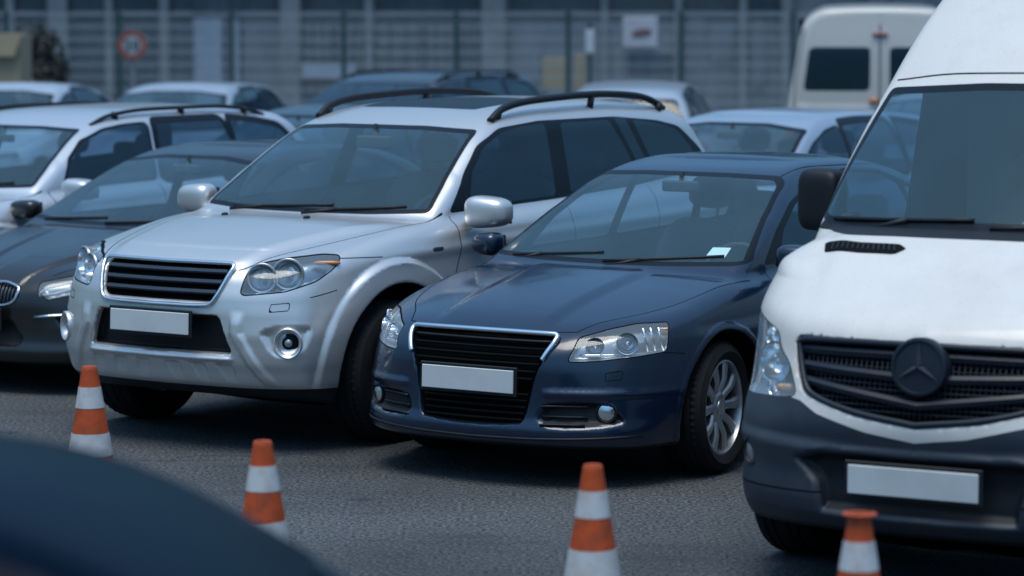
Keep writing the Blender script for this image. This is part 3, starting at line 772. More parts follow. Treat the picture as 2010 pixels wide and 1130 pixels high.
def build_suv():
    S = suv_spec(); k = build_skin(S, VOX); F = k.F
    ws = P2(rp([(-.9, 1.150), (.45, 1.150), (.765, 1.160), (.615, 1.578), (.3, 1.595), (-.9, 1.60)], .035), 'yz')
    top = lambda x, y, z: (x > -1.45) & (x < .0) & (z > 1.12)
    k.region(ws, 'frit', top); k.region(off(ws, .022), 'ws', top)
    side = lambda x, y, z: (y > .5) & (z > 1.08)
    dlo = P2(rp([(-.60, 1.155), (-.84, 1.36), (-1.05, 1.50), (-1.30, 1.585), (-1.7, 1.612), (-2.5, 1.610), (-3.0, 1.572), (-3.24, 1.53), (-3.44, 1.39), (-3.50, 1.27), (-2.5, 1.205), (-1.6, 1.175)], .05), 'xz')
    k.region(dlo, 'trim', side)
    for i, P in enumerate(([(-.80, 1.175), (-.90, 1.36), (-1.08, 1.485), (-1.30, 1.56), (-1.5, 1.585), (-1.745, 1.595), (-1.66, 1.195)],
              [(-1.90, 1.592), (-2.43, 1.592), (-2.53, 1.42), (-2.585, 1.23), (-1.82, 1.20)],
              [(-2.70, 1.585), (-2.98, 1.555), (-3.21, 1.51), (-3.33, 1.39), (-3.37, 1.29), (-2.83, 1.25)])):
        k.region(P2(rp(P, .03), 'xz'), 'side%d' % i, side)
    k.region(P2(np.array([(-2.50, 1.60), (-2.62, 1.60), (-2.77, 1.245), (-2.665, 1.24)]), 'xz'), 'side3', side)
    hl = P2(rp([(-.105, .812), (-.075, .90), (-.035, .955), (.126, .985), (.32, 1.003), (.41, .997), (.375, .943), (.277, .880), (.124, .834)], .03), QO)
    fr = lambda x, y, z: (x > .2) & (y > .3)
    k.region(off(hl, -.006), 'gap', fr); k.region(hl, 'hl', fr)
    fw = lambda x, y, z: x > .3
    gr = P2(S.grille, 'yz'); k.region(off(gr, .006), 'grille', fw)
    it = P2(S.intake, 'yz'); k.region(off(it, .008), 'black', fw)
    k.region(lambda x, y, z: z - .335 - .0 * x, 'black', lambda x, y, z: (x > -3.9) & (z < .335), only=['body'])
    wells = lambda x, y, z: np.minimum(np.hypot(x, z - S.rw), np.hypot(x + S.wb, z - S.rw)) - S.R - .012
    k.region(wells, 'well', lambda x, y, z: y < 1.2)
    # panel joints
    hood = [(.755, .43), (.70, .49), (.60, .535), (.35, .63), (.0, .72), (-.35, .785), (-.55, .80)]
    k.region(line([(a, b) for a, b in hood], 'xy', .0035), 'gap', lambda x, y, z: z > .93, only=['body'])
    k.region(line([(.385, .985), (.10, .975), (-.25, 1.06), (-.5, 1.12)][:2], 'xz', .0025), 'gap', lambda x, y, z: y > .8, only=['body'])
    k.region(line([(-.60, 1.14), (-.56, .95), (-.50, .80), (-.50, .50)], 'xz', .0035), 'gap', lambda x, y, z: (y > .7), only=['body'])
    k.region(line([(-1.70, 1.16), (-1.70, .50)], 'xz', .0035), 'gap', lambda x, y, z: (y > .7), only=['body'])
    k.region(line([(-2.66, 1.20), (-2.60, .95), (-2.30, .75), (-2.2, .5)], 'xz', .0035), 'gap', lambda x, y, z: (y > .7), only=['body'])
    k.region(line([(.455, .83), (.60, .80)], 'xz', .0025), 'gap', lambda x, y, z: y > .7, only=['body'])
    wp = [(.05, .768), (.145, .776), (.14, .738), (.04, .73), (.05, .768)]
    k.region(line(wp, QO, .0022, False), 'gap', fr, only=['body'])
    # roof: sunroof
    sr = P2(chaikin([(-1.42, -.5), (-1.42, .36), (-1.50, .42), (-2.15, .42), (-2.2, .36), (-2.2, -.5)], 2), 'xy')
    k.region(sr, 'trim', lambda x, y, z: z > 1.62); k.region(off(sr, .012), 'roofglass', lambda x, y, z: z > 1.62)
    root = thing('silver_suv', 'silver off-road family car with black roof rails and flared arches, beside the dark blue sedan', 'car', group=None)
    P = M['silver']
    mk = emit_skin(k, root, [('body', P), ('gap', M['gap']), ('trim', M['trim']), ('black', M['black']), ('well', M['dark']), ('slot', M['slotgrey']), ('roofglass', M['trim'])],
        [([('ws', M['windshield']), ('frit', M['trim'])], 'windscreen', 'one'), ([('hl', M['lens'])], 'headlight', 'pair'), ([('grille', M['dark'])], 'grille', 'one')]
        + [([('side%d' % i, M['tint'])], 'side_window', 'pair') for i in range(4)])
    for i, o in enumerate(mk['headlight']):
        s = 1 if i == 0 else -1
        backing(o, (-.075, -.035 * s, -.004), M['lamp_blue'])
        for (Y, z, r) in ((.575, .895, .068), (.685, .915, .072)):
            x = fx(F, Y, z) - .020; bowl((x, s * Y, z), r, M['lens_silver'], o, (.88, .42 * s, .04), .055)
            m = MB(); q = Vector((.88, .42 * s, .04)).to_track_quat('Z', 'Y').to_matrix(); m.lathe([(r * 1.16, -.01), (r * 1.16, .002), (r * 1.02, .006), (r * 1.02, -.01)], (x, s * Y, z), n=36, rot=q); m.obj('bezel', M['lamp_house'], o, smooth=True)
        mb = MB(); Y = .79; x = fx(F, Y, .965) - .03; mb.sq((x, s * Y, .965), (.07, .02, .012), .7, rot=Matrix.Rotation(-.95 * s, 3, 'Z')); mb.obj('indicator', M['amber'], o, smooth=True)
    # grille: chrome frame and three bars
    g = mk['grille'][0]; mb = MB()
    half = [(0, .965), (.30, .966), (.405, .964), (.428, .945), (.418, .905), (.385, .81), (.362, .772), (.33, .757), (.20, .752), (0, .752)]
    c = curve(half, 8); pts = on_curve(F, [(a, b) for a, b in c], 'yz', .004)
    base = np.array([(fx(F, a + .0, b), a, b) for a, b in c])
    # keep the frame at the level of the surround, not in the recess
    sx = [S.xf(b) - S.kf_hi(a) + .006 for a, b in c]
    loop = [(sx[i], c[i][0], c[i][1]) for i in range(len(c))] + [(sx[i], -c[i][0], c[i][1]) for i in range(len(c) - 2, 0, -1)]
    mb.ring(loop, .011, n=8); mb.obj('grille_frame', M['chrome'], g, smooth=True)
    for z0, w in ((.920, .395), (.868, .38), (.818, .365)):
        mb = MB(); n = 24
        for i in range(n):
            a, b = (i / n * 2 - 1) * w, ((i + 1) / n * 2 - 1) * w
            xa, xb = [float(S.xf(z0) - S.kf_hi(abs(q))) - .016 for q in (a, b)]
            V = [(xa, a, z0 + .014), (xa + .004, a, z0), (xa - .01, a, z0 - .012), (xa - .04, a, z0 - .004), (xa - .04, a, z0 + .012), (xb, b, z0 + .014), (xb + .004, b, z0), (xb - .01, b, z0 - .012), (xb - .04, b, z0 - .004), (xb - .04, b, z0 + .012)]
            mb.add(V, [(j, (j + 1) % 5, 5 + (j + 1) % 5, 5 + j) for j in range(5)])
        mb.obj('grille_bar', M['slat'], g, auto=40)
    plate(root, (.905, 0, .66), .52, .11, tilt=-.04)
    # fog lamps in their pods
    for s in (1, -1):
        Y, z = .735, .575; x = fx(F, Y, z); q = Vector((.86, .5 * s, 0)).to_track_quat('Z', 'Y').to_matrix(); c = (x + .004, s * Y, z)
        mb = MB(); mb.lathe([(.078, -.03), (.08, .022), (.074, .028), (.060, .020), (.052, -.02), (.001, -.03)], c, n=36, rot=q, sx=.92, m=0)
        mb.lathe([(.055, -.03), (.052, -.012), (.048, -.004), (.034, -.002), (.032, .004), (.001, .010)], c, n=28, rot=q, m=1); mb.lathe([(.020, .006), (.016, .012), (.001, .014)], c, n=20, rot=q, m=2)
        mb.obj('fog_lamp', [P, M['trim'], M['lamp_house']], root, auto=50)
    # roof rails
    for s in (1, -1):
        pts = [(-1.30, .60), (-1.42, .60), (-1.62, .60), (-1.9, .60), (-2.4, .59), (-2.85, .58), (-3.08, .57), (-3.22, .565)]
        hs = [.006, .046, .066, .072, .074, .068, .044, .006]
        P3 = [(a, s * b, fz(F, a, b) + h) for (a, b), h in zip(pts, hs)]
        cx = curve([(p[0], p[2]) for p in P3], 6); yy = np.interp(-cx[:, 0], [-p[0] for p in P3], [p[1] for p in P3])
        mb = MB(); mb.tube([(cx[i][0], yy[i], cx[i][1]) for i in range(len(cx))], .021, n=10)
        for a in (-1.38, -2.35, -3.12): 
            zz = fz(F, a, .59); mb.tube([(a, s * .592, zz - .01), (a - .02, s * .592, zz + (.066 if a == -2.35 else .036))], .02, n=10)
        mb.obj('roof_rail', M['black'], root, smooth=True)
    for s in (1, -1):
        wing_mirror(root, (-.70, s * 1.005, 1.165), (.095, .125, .085), P, s, (-.735, s * .86, 1.125))
    # wipers
    wz = lambda x, y: (fx(F, y, x) + .016, y, x)
    for (a, b, c2) in ((-.50, .20, -.64), (.05, .62, .0)):
        pa = (fx(F, .0 if abs(a) < .3 else .5, 1.155) + .03, a, 1.145)
        mb = MB(); pts = [(fx(F, abs(t), 1.164 + .005 * i) + .012, t, 1.160 + .005 * i) for i, t in enumerate(np.linspace(a, b, 7))]
        mb.tube(pts, .010, n=6); mb.tube([pa, pts[2]], .012, n=6); mb.obj('wiper', M['black'], root, smooth=True)
    for y in (-.34, .22):
        mb = MB(); z = fz(F, -.12, abs(y)); mb.sq((-.12, y, z + .004), (.022, .014, .012), .7); mb.obj('washer_nozzle', M['black'], root, smooth=True)
    for x, y, st in ((0, .80, .0), (0, -.80, .0), (-2.70, .80, 0), (-2.70, -.80, 0)):
        make_wheel(root, x, y, .37, .235, .235, steer=st)
    cabin(root, S, -.72, 1.10, -1.62, rows=2, seatz=.66)
    mb = MB(); mb.box((-1.03, 0, 1.50), (.03, .24, .07), bev=.01); mb.tube([(-1.03, 0, 1.52), (-1.05, 0, 1.60)], .012); mb.obj('inner_mirror', M['dash'], root)
    # side repeater
    y = fy(F, -.36, .985)
    for s in (1, -1): mb = MB(); mb.sq((-.36, s * y, .985), (.05, .006, .012), .5); mb.obj('side_repeater', M['slat'], root, smooth=True)
    place(root, POSE_SUV); return root
M['slotgrey'] = pbr('bumper_slot_grey', (.10, .12, .15), .5)
M['lamp_blue'] = pbr('smoked_lamp_housing', (.16, .24, .34), .25, .5)
M['slat'] = pbr('grille_slat', (.10, .12, .15), .35, .6)

def build_sedan():
    S = sed_spec(); k = build_skin(S, VOX); F = k.F
    ws = P2(rp([(-.9, .968), (.35, .968), (.70, .975), (.745, .985), (.575, 1.345), (.52, 1.378), (.25, 1.388), (-.9, 1.392)], .03), 'yz')
    top = lambda x, y, z: (x > -1.5) & (x < .0) & (z > .93)
    k.region(ws, 'frit', top); k.region(off(ws, .020), 'ws', top)
    side = lambda x, y, z: (y > .45) & (z > .9) & (x > -3.0)
    dlo = P2(rp([(-.62, .965), (-.85, 1.12), (-1.10, 1.25), (-1.42, 1.345), (-1.9, 1.392), (-2.3, 1.365), (-2.62, 1.27), (-2.90, 1.12), (-2.96, 1.03), (-2.4, .995), (-1.5, .975)], .04), 'xz')
    k.region(dlo, 'trim', side)
    W = ([(-.80, .988), (-.95, 1.13), (-1.15, 1.235), (-1.42, 1.322), (-1.63, 1.350), (-1.60, .992)], [(-1.72, 1.358), (-1.92, 1.368), (-2.25, 1.345), (-2.42, 1.28), (-2.50, 1.015), (-1.69, .995)], [(-2.50, 1.27), (-2.62, 1.235), (-2.84, 1.10), (-2.86, 1.035), (-2.57, 1.02)])
    for i, P in enumerate(W): k.region(P2(rp(P, .03), 'xz'), 'side%d' % i, side)
    bk = P2(rp([(-.9, 1.02), (.58, 1.02), (.50, 1.33), (-.9, 1.36)], .04), 'yz')
    k.region(bk, 'rear', lambda x, y, z: x < -2.45)
    fr = lambda x, y, z: (x > .2) & (y > .3)
    hl = P2(rp([(-.128, .606), (-.065, .712), (.09, .748), (.215, .768), (.372, .772), (.362, .72), (.352, .645), (.20, .628), (.0, .610)], .02), QO)
    k.region(off(hl, -.005), 'gap', fr); k.region(hl, 'hl', fr)
    fw = lambda x, y, z: x > .3
    k.region(off(P2(S.grille, 'yz'), .005), 'grille', fw); k.region(off(P2(S.low, 'yz'), .0115), 'black', fw)
    k.region(lambda x, y, z: z - .205, 'black', None, only=['body'])
    k.region(lambda x, y, z: np.minimum(np.hypot(x, z - S.rw), np.hypot(x + S.wb, z - S.rw)) - S.R - .012, 'well', None)
    hood = [(.71, .475), (.60, .53), (.40, .655), (.15, .735), (-.15, .765), (-.42, .785)]
    k.region(line(hood, 'xy', .003), 'gap', lambda x, y, z: (z > .70), only=['body'])
    k.region(line([(.775, 0), (.765, .2), (.735, .40), (.71, .475)], 'xy', .003), 'gap', lambda x, y, z: z > .70, only=['body'])
    k.region(line([(-.62, .96), (-.60, .80), (-.52, .62), (-.50, .3)], 'xz', .0035), 'gap', lambda x, y, z: (y > .6), only=['body'])
    k.region(line([(-1.66, .98), (-1.66, .3)], 'xz', .0035), 'gap', lambda x, y, z: (y > .6), only=['body'])
    k.region(line([(-2.5, .99), (-2.5, .8), (-2.3, .6)], 'xz', .0035), 'gap', lambda x, y, z: (y > .6), only=['body'])
    k.region(line([(.50, .64), (.36, .625)], 'xz', .0025), 'gap', lambda x, y, z: y > .7, only=['body'])
    k.region(line([(.05, .555), (.13, .562), (.125, .523), (.045, .516), (.05, .555)], QO, .002, False), 'gap', fr, only=['body'])
    k.region(line([(-1.20, .52), (-2.0, .535), (-2.6, .50)], 'xy', .003), 'gap', lambda x, y, z: z > 1.3, only=['body'])
    root = thing('blue_sedan', 'dark blue four-door car with chrome-edged grille, between the silver off-road car and the white van', 'car')
    P = M['navy']
    mk = emit_skin(k, root, [('body', P), ('gap', M['gap']), ('trim', M['trim']), ('black', M['black']), ('well', M['dark'])],
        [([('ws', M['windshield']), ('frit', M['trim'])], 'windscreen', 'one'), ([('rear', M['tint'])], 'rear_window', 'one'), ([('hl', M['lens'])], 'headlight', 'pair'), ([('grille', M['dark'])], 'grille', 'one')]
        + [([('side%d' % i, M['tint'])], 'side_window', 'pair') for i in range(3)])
    for i, o in enumerate(mk['headlight']):
        s = 1 if i == 0 else -1
        backing(o, (-.07, -.03 * s, -.002), M['lamp_house'])
        for (Y, z, r, sx) in ((.575, .672, .043, 1), (.69, .685, .050, 1)):
            x = fx(F, Y, z) - .022; bowl((x, s * Y, z), r, M['lens_silver'], o, (.88, .42 * s, .04), .05)
        for j in range(3):
            mb = MB(); Y = .745 + .022 * j; x = fx(F, Y, .70) - .022; mb.tube([(x + .005, s * (Y - .01), .755), (x - .01, s * (Y + .012), .645)], .006, n=6); mb.obj('lamp_rib', M['lens_silver'], o, smooth=True)
        mb = MB(); Y = .785; x = fx(F, Y, .735) - .02; mb.box((x, s * Y, .735), (.045, .010, .03), rz=-1.0 * s, bev=.003); mb.obj('indicator', M['amber_pale'], o)
        mb = MB(); P5 = [(fx(F, y, .64) - .03, s * y, .632) for y in np.linspace(.52, .68, 6)]; mb.tube(P5, .007, n=6); mb.obj('lamp_trim', M['lens_silver'], o, smooth=True)
    g = mk['grille'][0]
    c = curve([(.372, .610), (.388, .645), (.408, .690), (.412, .712), (.395, .727), (.20, .730), (0, .731)], 8)
    sx = [float(S.xf(b) - S.kf_lo(a) * .0 - S.kf_hi(a)) + .004 for a, b in c]
    loop = [(sx[i], c[i][0], c[i][1]) for i in range(len(c))] + [(sx[i], -c[i][0], c[i][1]) for i in range(len(c) - 2, -1, -1)]
    mb = MB(); mb.tube(loop, .0135, n=8); mb.obj('grille_frame', M['chrome'], g, smooth=True)
    for z0 in (.690, .655, .62, .585, .55, .515, .44, .41, .38, .35, .32):
        mb = MB(); w = float(np.interp(z0, [.3, .5, .61, .7], [.27, .31, .36, .395])); n = 16
        pts = [(float(S.xf(z0) - S.kf_hi(abs(q)) if z0 > .5 else S.xf(z0) - S.kf_lo(abs(q))) - .022, q, z0) for q in np.linspace(-w, w, n)]
        mb.tube(pts, .0075, n=6); mb.obj('grille_bar', M['gap' if z0 < .66 else 'black'], g, smooth=True)
    plate(root, (.925, 0, .505), .52, .11, tilt=-.03)
    for s in (1, -1):
        Y, z = .655, .370; x = fx(F, Y, z); q = Vector((.90, .42 * s, 0)).to_track_quat('Z', 'Y').to_matrix(); c = (x + .018, s * Y, z)
        mb = MB(); mb.lathe([(.052, -.03), (.052, .004), (.046, .008), (.040, .0)], c, n=32, rot=q, m=0); mb.lathe([(.041, -.01), (.038, .004), (.02, .010), (.001, .012)], c, n=24, rot=q, m=1)
        mb.obj('fog_lamp', [M['black'], M['lens_silver']], root, auto=50)
        for zz in (.395, .345, .31):
            mb = MB(); pts = [(fx(F, y, zz) + .014, s * y, zz) for y in (np.linspace(.38, .58, 6) if zz > .0 else [])]; mb.tube(pts, .006, n=6); mb.obj('intake_slat', M['black'], root, smooth=True)
    mb = MB(); yy = np.linspace(-.78, .78, 40); mb.tube([(fx(F, abs(y), .235) + .003, y, .235 + .035 * abs(y) ** 2) for y in yy], .007, n=8); mb.obj('front_spoiler', M['black'], root, smooth=True)
    wing_mirror(root, (-.62, .965, 1.015), (.085, .115, .065), P, 1, (-.70, .80, .975)); wing_mirror(root, (-.62, -.895, 1.005), (.085, .085, .06), P, -1, (-.70, -.80, .975))
    for (a, b) in ((-.58, -.02), (.02, .62)):
        mb = MB(); pts = [(fx(F, abs(t), .984 + .006 * i) + .012, t, .982 + .006 * i) for i, t in enumerate(np.linspace(a, b, 7))]
        mb.tube(pts, .009, n=6); mb.tube([(pts[0][0] + .03, pts[0][1] + .03, .955), pts[2]], .012, n=6); mb.obj('wiper', M['black'], root, smooth=True)
    aj = make_wheel(root, 0, .765, .325, .232, .21, steer=.10, spokes=10); make_wheel(root, 0, -.765, .325, .232, .21, steer=.10, spokes=10)
    for y in (.765, -.765): make_wheel(root, -2.65, y, .325, .232, .21, spokes=10)
    cabin(root, S, -.62, .91, -1.55, rows=2, seatz=.47, wid=.62)
    mb = MB(); mb.box((-1.10, 0, 1.315), (.03, .22, .06), bev=.01); mb.tube([(-1.10, 0, 1.33), (-1.12, 0, 1.39)], .012); mb.obj('inner_mirror', M['dash'], root)
    # paper slip inside the windscreen corner
    x = [fx(F, y, z) for y, z in ((.53, 1.012), (.625, 1.012), (.615, 1.055), (.525, 1.055))]
    mb = MB(); q = [(x[0] - .004, .53, 1.012), (x[1] - .004, .625, 1.012), (x[2] - .004, .615, 1.055), (x[3] - .004, .525, 1.055)]
    q = [(a + .008, b, c) for a, b, c in q]
    mb.add(q + [(a - .002, b, c) for a, b, c in q], [(0, 1, 2, 3), (7, 6, 5, 4), (0, 4, 5, 1), (1, 5, 6, 2), (2, 6, 7, 3), (3, 7, 4, 0)])
    mb.obj('window_sticker', M['paper'], root)
    place(root, POSE_SED); return root

def build_van():
    S = van_spec(); k = build_skin(S, VOX * 1.1); F = k.F
    ws = P2(rp([(-.9, 1.395), (.3, 1.39), (.83, 1.375), (.90, 1.40), (.80, 1.925), (.3, 1.955), (-.9, 1.965)], .03), 'yz')
    top = lambda x, y, z: (x > -1.4) & (z > 1.3)
    k.region(ws, 'frit', top); k.region(off(ws, .030), 'ws', top)
    side = lambda x, y, z: (y > .6) & (x < .1)
    k.region(P2(rp([(-.28, 1.36), (-.62, 1.86), (-1.25, 1.90), (-1.25, 1.30), (-.5, 1.28)], .05), 'xz'), 'side0', side)
    for r in ((-1.55, -2.75), (-2.85, -3.75), (-3.85, -4.7)): pass
    hl = P2(rp([(.905, 1.075), (.70, 1.025), (.668, 1.01), (.645, .95), (.585, .905), (.525, .795), (.58, .782), (.80, .765), (1.1, .75), (1.1, 1.05)], .03), 'yz')
    fw = lambda x, y, z: x > .36
    k.region(off(hl, -.005), 'gap', fw); k.region(hl, 'hl', fw)
    k.region(off(P2(S.grille, 'yz'), .011), 'grille', lambda x, y, z: x > .5)
    # grey bumper: below a line that dips to the middle
    bl = lambda x, y, z: z - np.interp(y, [0, .2, .42, .5, .56, .62, .8, 1.1], [.655, .68, .735, .775, .785, .785, .765, .76])
    k.region(bl, 'bumper', lambda x, y, z: (x > .40), only=['body', 'gap'])
    k.region(off(P2(S.low, 'yz'), .013), 'black', lambda x, y, z: x > .5, only=['body', 'bumper'])
    k.region(lambda x, y, z: z - .30, 'black', None, only=['body', 'bumper'])
    k.region(lambda x, y, z: np.minimum(np.hypot(x, z - S.rw), np.hypot(x + S.wb, z - S.rw)) - S.R - .012, 'well', None)
    k.region(line([(.36, 1.02), (.10, 1.12), (-.12, 1.34)], 'xz', .004), 'gap', lambda x, y, z: y > .8, only=['body'])
    k.region(line([(-.10, 1.36), (-.14, .9), (-.32, .45)], 'xz', .004), 'gap', lambda x, y, z: y > .8, only=['body'])
    k.region(line([(-1.30, 1.95), (-1.30, .4)], 'xz', .004), 'gap', lambda x, y, z: y > .8, only=['body'])
    k.region(P2(rp([(-.9, 1.41), (.3, 1.405), (.86, 1.39), (.90, 1.352), (.4, 1.362), (-.9, 1.366)], .01), 'yz'), 'black', lambda x, y, z: x > -.25, only=['body'])
    k.region(line([(0, 2.0), (.45, 1.99), (.79, 1.955)], 'yz', .0035), 'gap', lambda x, y, z: x > -1.2, only=['body'])
    k.region(line([(0, .43), (.3, .435), (.8, .425), (1.0, .43)], 'yz', .004), 'gap', lambda x, y, z: x > .4, only=['bumper'])
    k.region(P2(rp([(.368, .66), (.278, .695), (.268, .68), (.322, .52), (.345, .345), (.385, .30), (.43, .335), (.412, .49)], .012), 'xy'), 'gap', lambda x, y, z: (z > 1.2) & (x > .2), only=['body'])
    # grille ring: the white nose frame stands off the grey bumper along a joint
    root = thing('white_van', 'large white high-roof van with grey bumper at the right edge of the photo', 'van')
    P = M['white']
    mk = emit_skin(k, root, [('body', P), ('gap', M['gap']), ('black', M['black']), ('well', M['dark'])],
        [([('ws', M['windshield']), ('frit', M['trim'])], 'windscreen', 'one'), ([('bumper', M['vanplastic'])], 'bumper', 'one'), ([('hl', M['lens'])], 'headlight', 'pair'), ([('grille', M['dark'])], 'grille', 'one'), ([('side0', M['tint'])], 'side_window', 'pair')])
    for i, o in enumerate(mk['headlight']):
        s = 1 if i == 0 else -1
        backing(o, (-.09, -.02 * s, 0), M['lamp_house'])
        for (Y, z, r, dd) in ((.685, .895, .078, .022), (.72, .99, .036, .02), (.66, .805, .034, .018)):
            x = fx(F, Y, z) - dd; d = (.92, .34 * s, .05)
            bowl((x, s * Y, z), r, M['lens_silver'], o, d, r * .8, name='reflector')
        mb = MB(); Y = .60; x = fx(F, Y, .80) - .02; mb.sq((x, s * Y, .808), (.015, .035, .018), .7); mb.obj('indicator', M['amber_pale'], o, smooth=True)
        mb = MB(); Y = .80; mb.tube([(fx(F, y, z) - .03, s * y, z) for y, z in ((.74, 1.03), (.76, .95), (.78, .87), (.80, .79))], .008, n=6); mb.obj('lamp_trim', M['lens_silver'], o, smooth=True)
    g = mk['grille'][0]
    X = lambda y, z: float(S.xf(z) - (S.kf_hi(abs(y)) * sstep(.6, .85, z) + S.kf_lo(abs(y)) * (1 - sstep(.6, .85, z))))
    # dark inner rim, three wide bars that sag to the middle, mesh between
    for zc_, zs, h in ((.972, .965, .018), (.885, .905, .018), (.79, .85, .017)):
        mb = MB(); n = 30; ws_ = .53 if zs > .9 else .50
        for i in range(n):
            q = []
            for t in (i / n, (i + 1) / n):
                y = (t * 2 - 1) * ws_; z0 = zc_ + (zs - zc_) * (abs(y) / .5) ** 1.0; x = X(y, z0) - .008
                q.append([(x - .012, y, z0 + h), (x, y, z0 + h * .3), (x - .006, y, z0 - h * .8), (x - .04, y, z0 - h), (x - .04, y, z0 + h)])
            mb.add(q[0] + q[1], [(j, (j + 1) % 5, 5 + (j + 1) % 5, 5 + j) for j in range(5)])
        mb.obj('grille_bar', M['vanbar'], g, auto=40)
    mb = MB()
    c = curve([(0, .722), (.25, .752), (.47, .815), (.51, .88), (.545, .985), (.51, 1.003), (.25, 1.012), (0, 1.014)], 8)
    loop = [(X(a, b) - .006, a, b) for a, b in c] + [(X(a, b) - .006, -a, b) for a, b in c[::-1][1:-1]]; mb.ring(loop, .013, n=8); mb.obj('grille_rim', M['vanbar'], g, smooth=True)
    mb = MB()
    for y in np.arange(-.50, .501, .022):
        zt = 1.0; zb = .74 + .12 * abs(y) + (max(abs(y) - .4, 0) * 1.2); mb.tube([(X(y, zt) - .032, y, zt), (X(y, .88) - .034, y, .88), (X(y, zb) - .034, y, zb)], .0035, n=4)
    for z0 in np.arange(.76, 1.0, .02):
        w = float(np.interp(z0, [.74, .8, .88, 1.0], [.2, .43, .49, .53])); mb.tube([(X(y, z0) - .033, y, z0) for y in np.linspace(-w, w, 16)], .003, n=4)
    mb.obj('grille_mesh', M['vanbar'], g, smooth=True)
    # round badge with a three-pointed star
    zb = .938; xb = X(0, zb) + .018; q = Matrix.Rotation(math.pi / 2 - .10, 3, 'Y')
    mb = MB(); mb.lathe([(.112, -.05), (.112, .0), (.108, .008), (.098, .010), (.094, .002), (.06, .004), (.001, .006)], (xb, 0, zb), n=56, rot=q)
    bd = mb.obj('grille_badge', M['vanbar'], g, auto=40)
    mb = MB()
    for i in range(3):
        a = math.pi / 2 + i * 2 * math.pi / 3; R = .094; ca, sa = math.cos(a), math.sin(a); r = .014
        tip = Vector((.010, ca * R, sa * R)); b1 = Vector((.008, ca * r - sa * r * 1.6 * .6, sa * r + ca * r * 1.6 * .6)); b2 = Vector((.008, ca * r + sa * r * 1.6 * .6, sa * r - ca * r * 1.6 * .6)); cc = Vector((.019, 0, 0)); o0 = Vector((.003, 0, 0))
        mb.add([Vector((xb, 0, zb)) + Matrix.Rotation(-.10, 3, 'Y') @ v for v in (tip, b1, cc, b2, o0)], [(0, 2, 1), (0, 3, 2), (0, 1, 4), (0, 4, 3)])
    mb.obj('badge_star', M['star'], bd)
    plate(root, (1.045, 0, .505), .52, .11)
    for s in (1, -1):
        Y, z = .745, .555; x = fx(F, Y, z); q = Vector((.90, .40 * s, 0)).to_track_quat('Z', 'Y').to_matrix(); c = (x - .012, s * Y, z)
        mb = MB(); mb.lathe([(.062, -.03), (.062, .006), (.054, .012), (.048, .002)], c, n=32, rot=q, m=0, sx=.85); mb.lathe([(.050, -.01), (.046, .004), (.02, .010), (.001, .012)], c, n=24, rot=q, m=1, sx=.85)
        mb.obj('fog_lamp', [M['black'], M['lamp_house']], root, auto=50)
        # slatted vent in the bonnet under the windscreen
        mb = MB()
        for t in np.linspace(.06, .94, 13):
            a0 = (.352 + (.408 - .352) * t, .655 + (.325 - .655) * t); b0 = (.292 + (.362 - .292) * t, .668 + (.345 - .668) * t)
            A = Vector((a0[0], s * a0[1], fz(F, *a0) + .003)); B = Vector((b0[0], s * b0[1], fz(F, *b0) + .003)); mb.tube([A, B], .0045, m=1, n=6)
        mb.obj('bonnet_vent', [M['black'], M['black']], root)
    for (a, b, h) in ((-.80, -.10, 0), (-.02, .66, 0)):
        mb = MB(); pts = [(fx(F, abs(t), 1.405 + .004 * i) + .014, t, 1.402 + .004 * i) for i, t in enumerate(np.linspace(a, b, 8))]
        mb.tube(pts, .010, n=6); mb.tube([(pts[2][0] + .05, pts[2][1] + .04, 1.375), pts[4]], .014, n=6); mb.obj('wiper', M['black'], root, smooth=True)
    for s in (1, -1):
        mb = MB(); c = (-.62, s * 1.095, 1.435)
        mb.sq(c, (.085, .105, .135), .45, nu=28, nv=20, f=lambda a, b, cc: (a - .25 * b * s, b, cc)); mb.tube([(c[0], s * 1.05, c[2] - .08), (-.60, s * 1.0, 1.34), (-.58, s * .93, 1.33)], [.04, .045, .06], n=10)
        mb.obj('wing_mirror', M['black'], root, smooth=True)
    for x, y in ((0, .87), (0, -.87), (-3.66, .87), (-3.66, -.87)): make_wheel(root, x, y, .355, .235, .23, kind='steel', steer=0)
    cabin(root, S, -.02, 1.30, -1.05, rows=0, seatz=.98, wid=.80, hgt=.66)
    mb = MB(); mb.box((-1.62, 0, 1.45), (.04, 1.6, 1.9)); mb.obj('bulkhead', M['inner'], root)
    mb = MB(); mb.box((-.50, .12, 1.885), (.03, .26, .09), bev=.01); mb.tube([(-.50, .12, 1.90), (-.52, .12, 1.99)], .012); mb.obj('inner_mirror', M['dash'], root)
    place(root, POSE_VAN); return root
M['star'] = pbr('badge_star_plastic', (.035, .045, .06), .75, spec=.2)
M['vanbar'] = pbr('dark_grille_plastic', (.014, .021, .034), .42, spec=.35, bump=.0003)

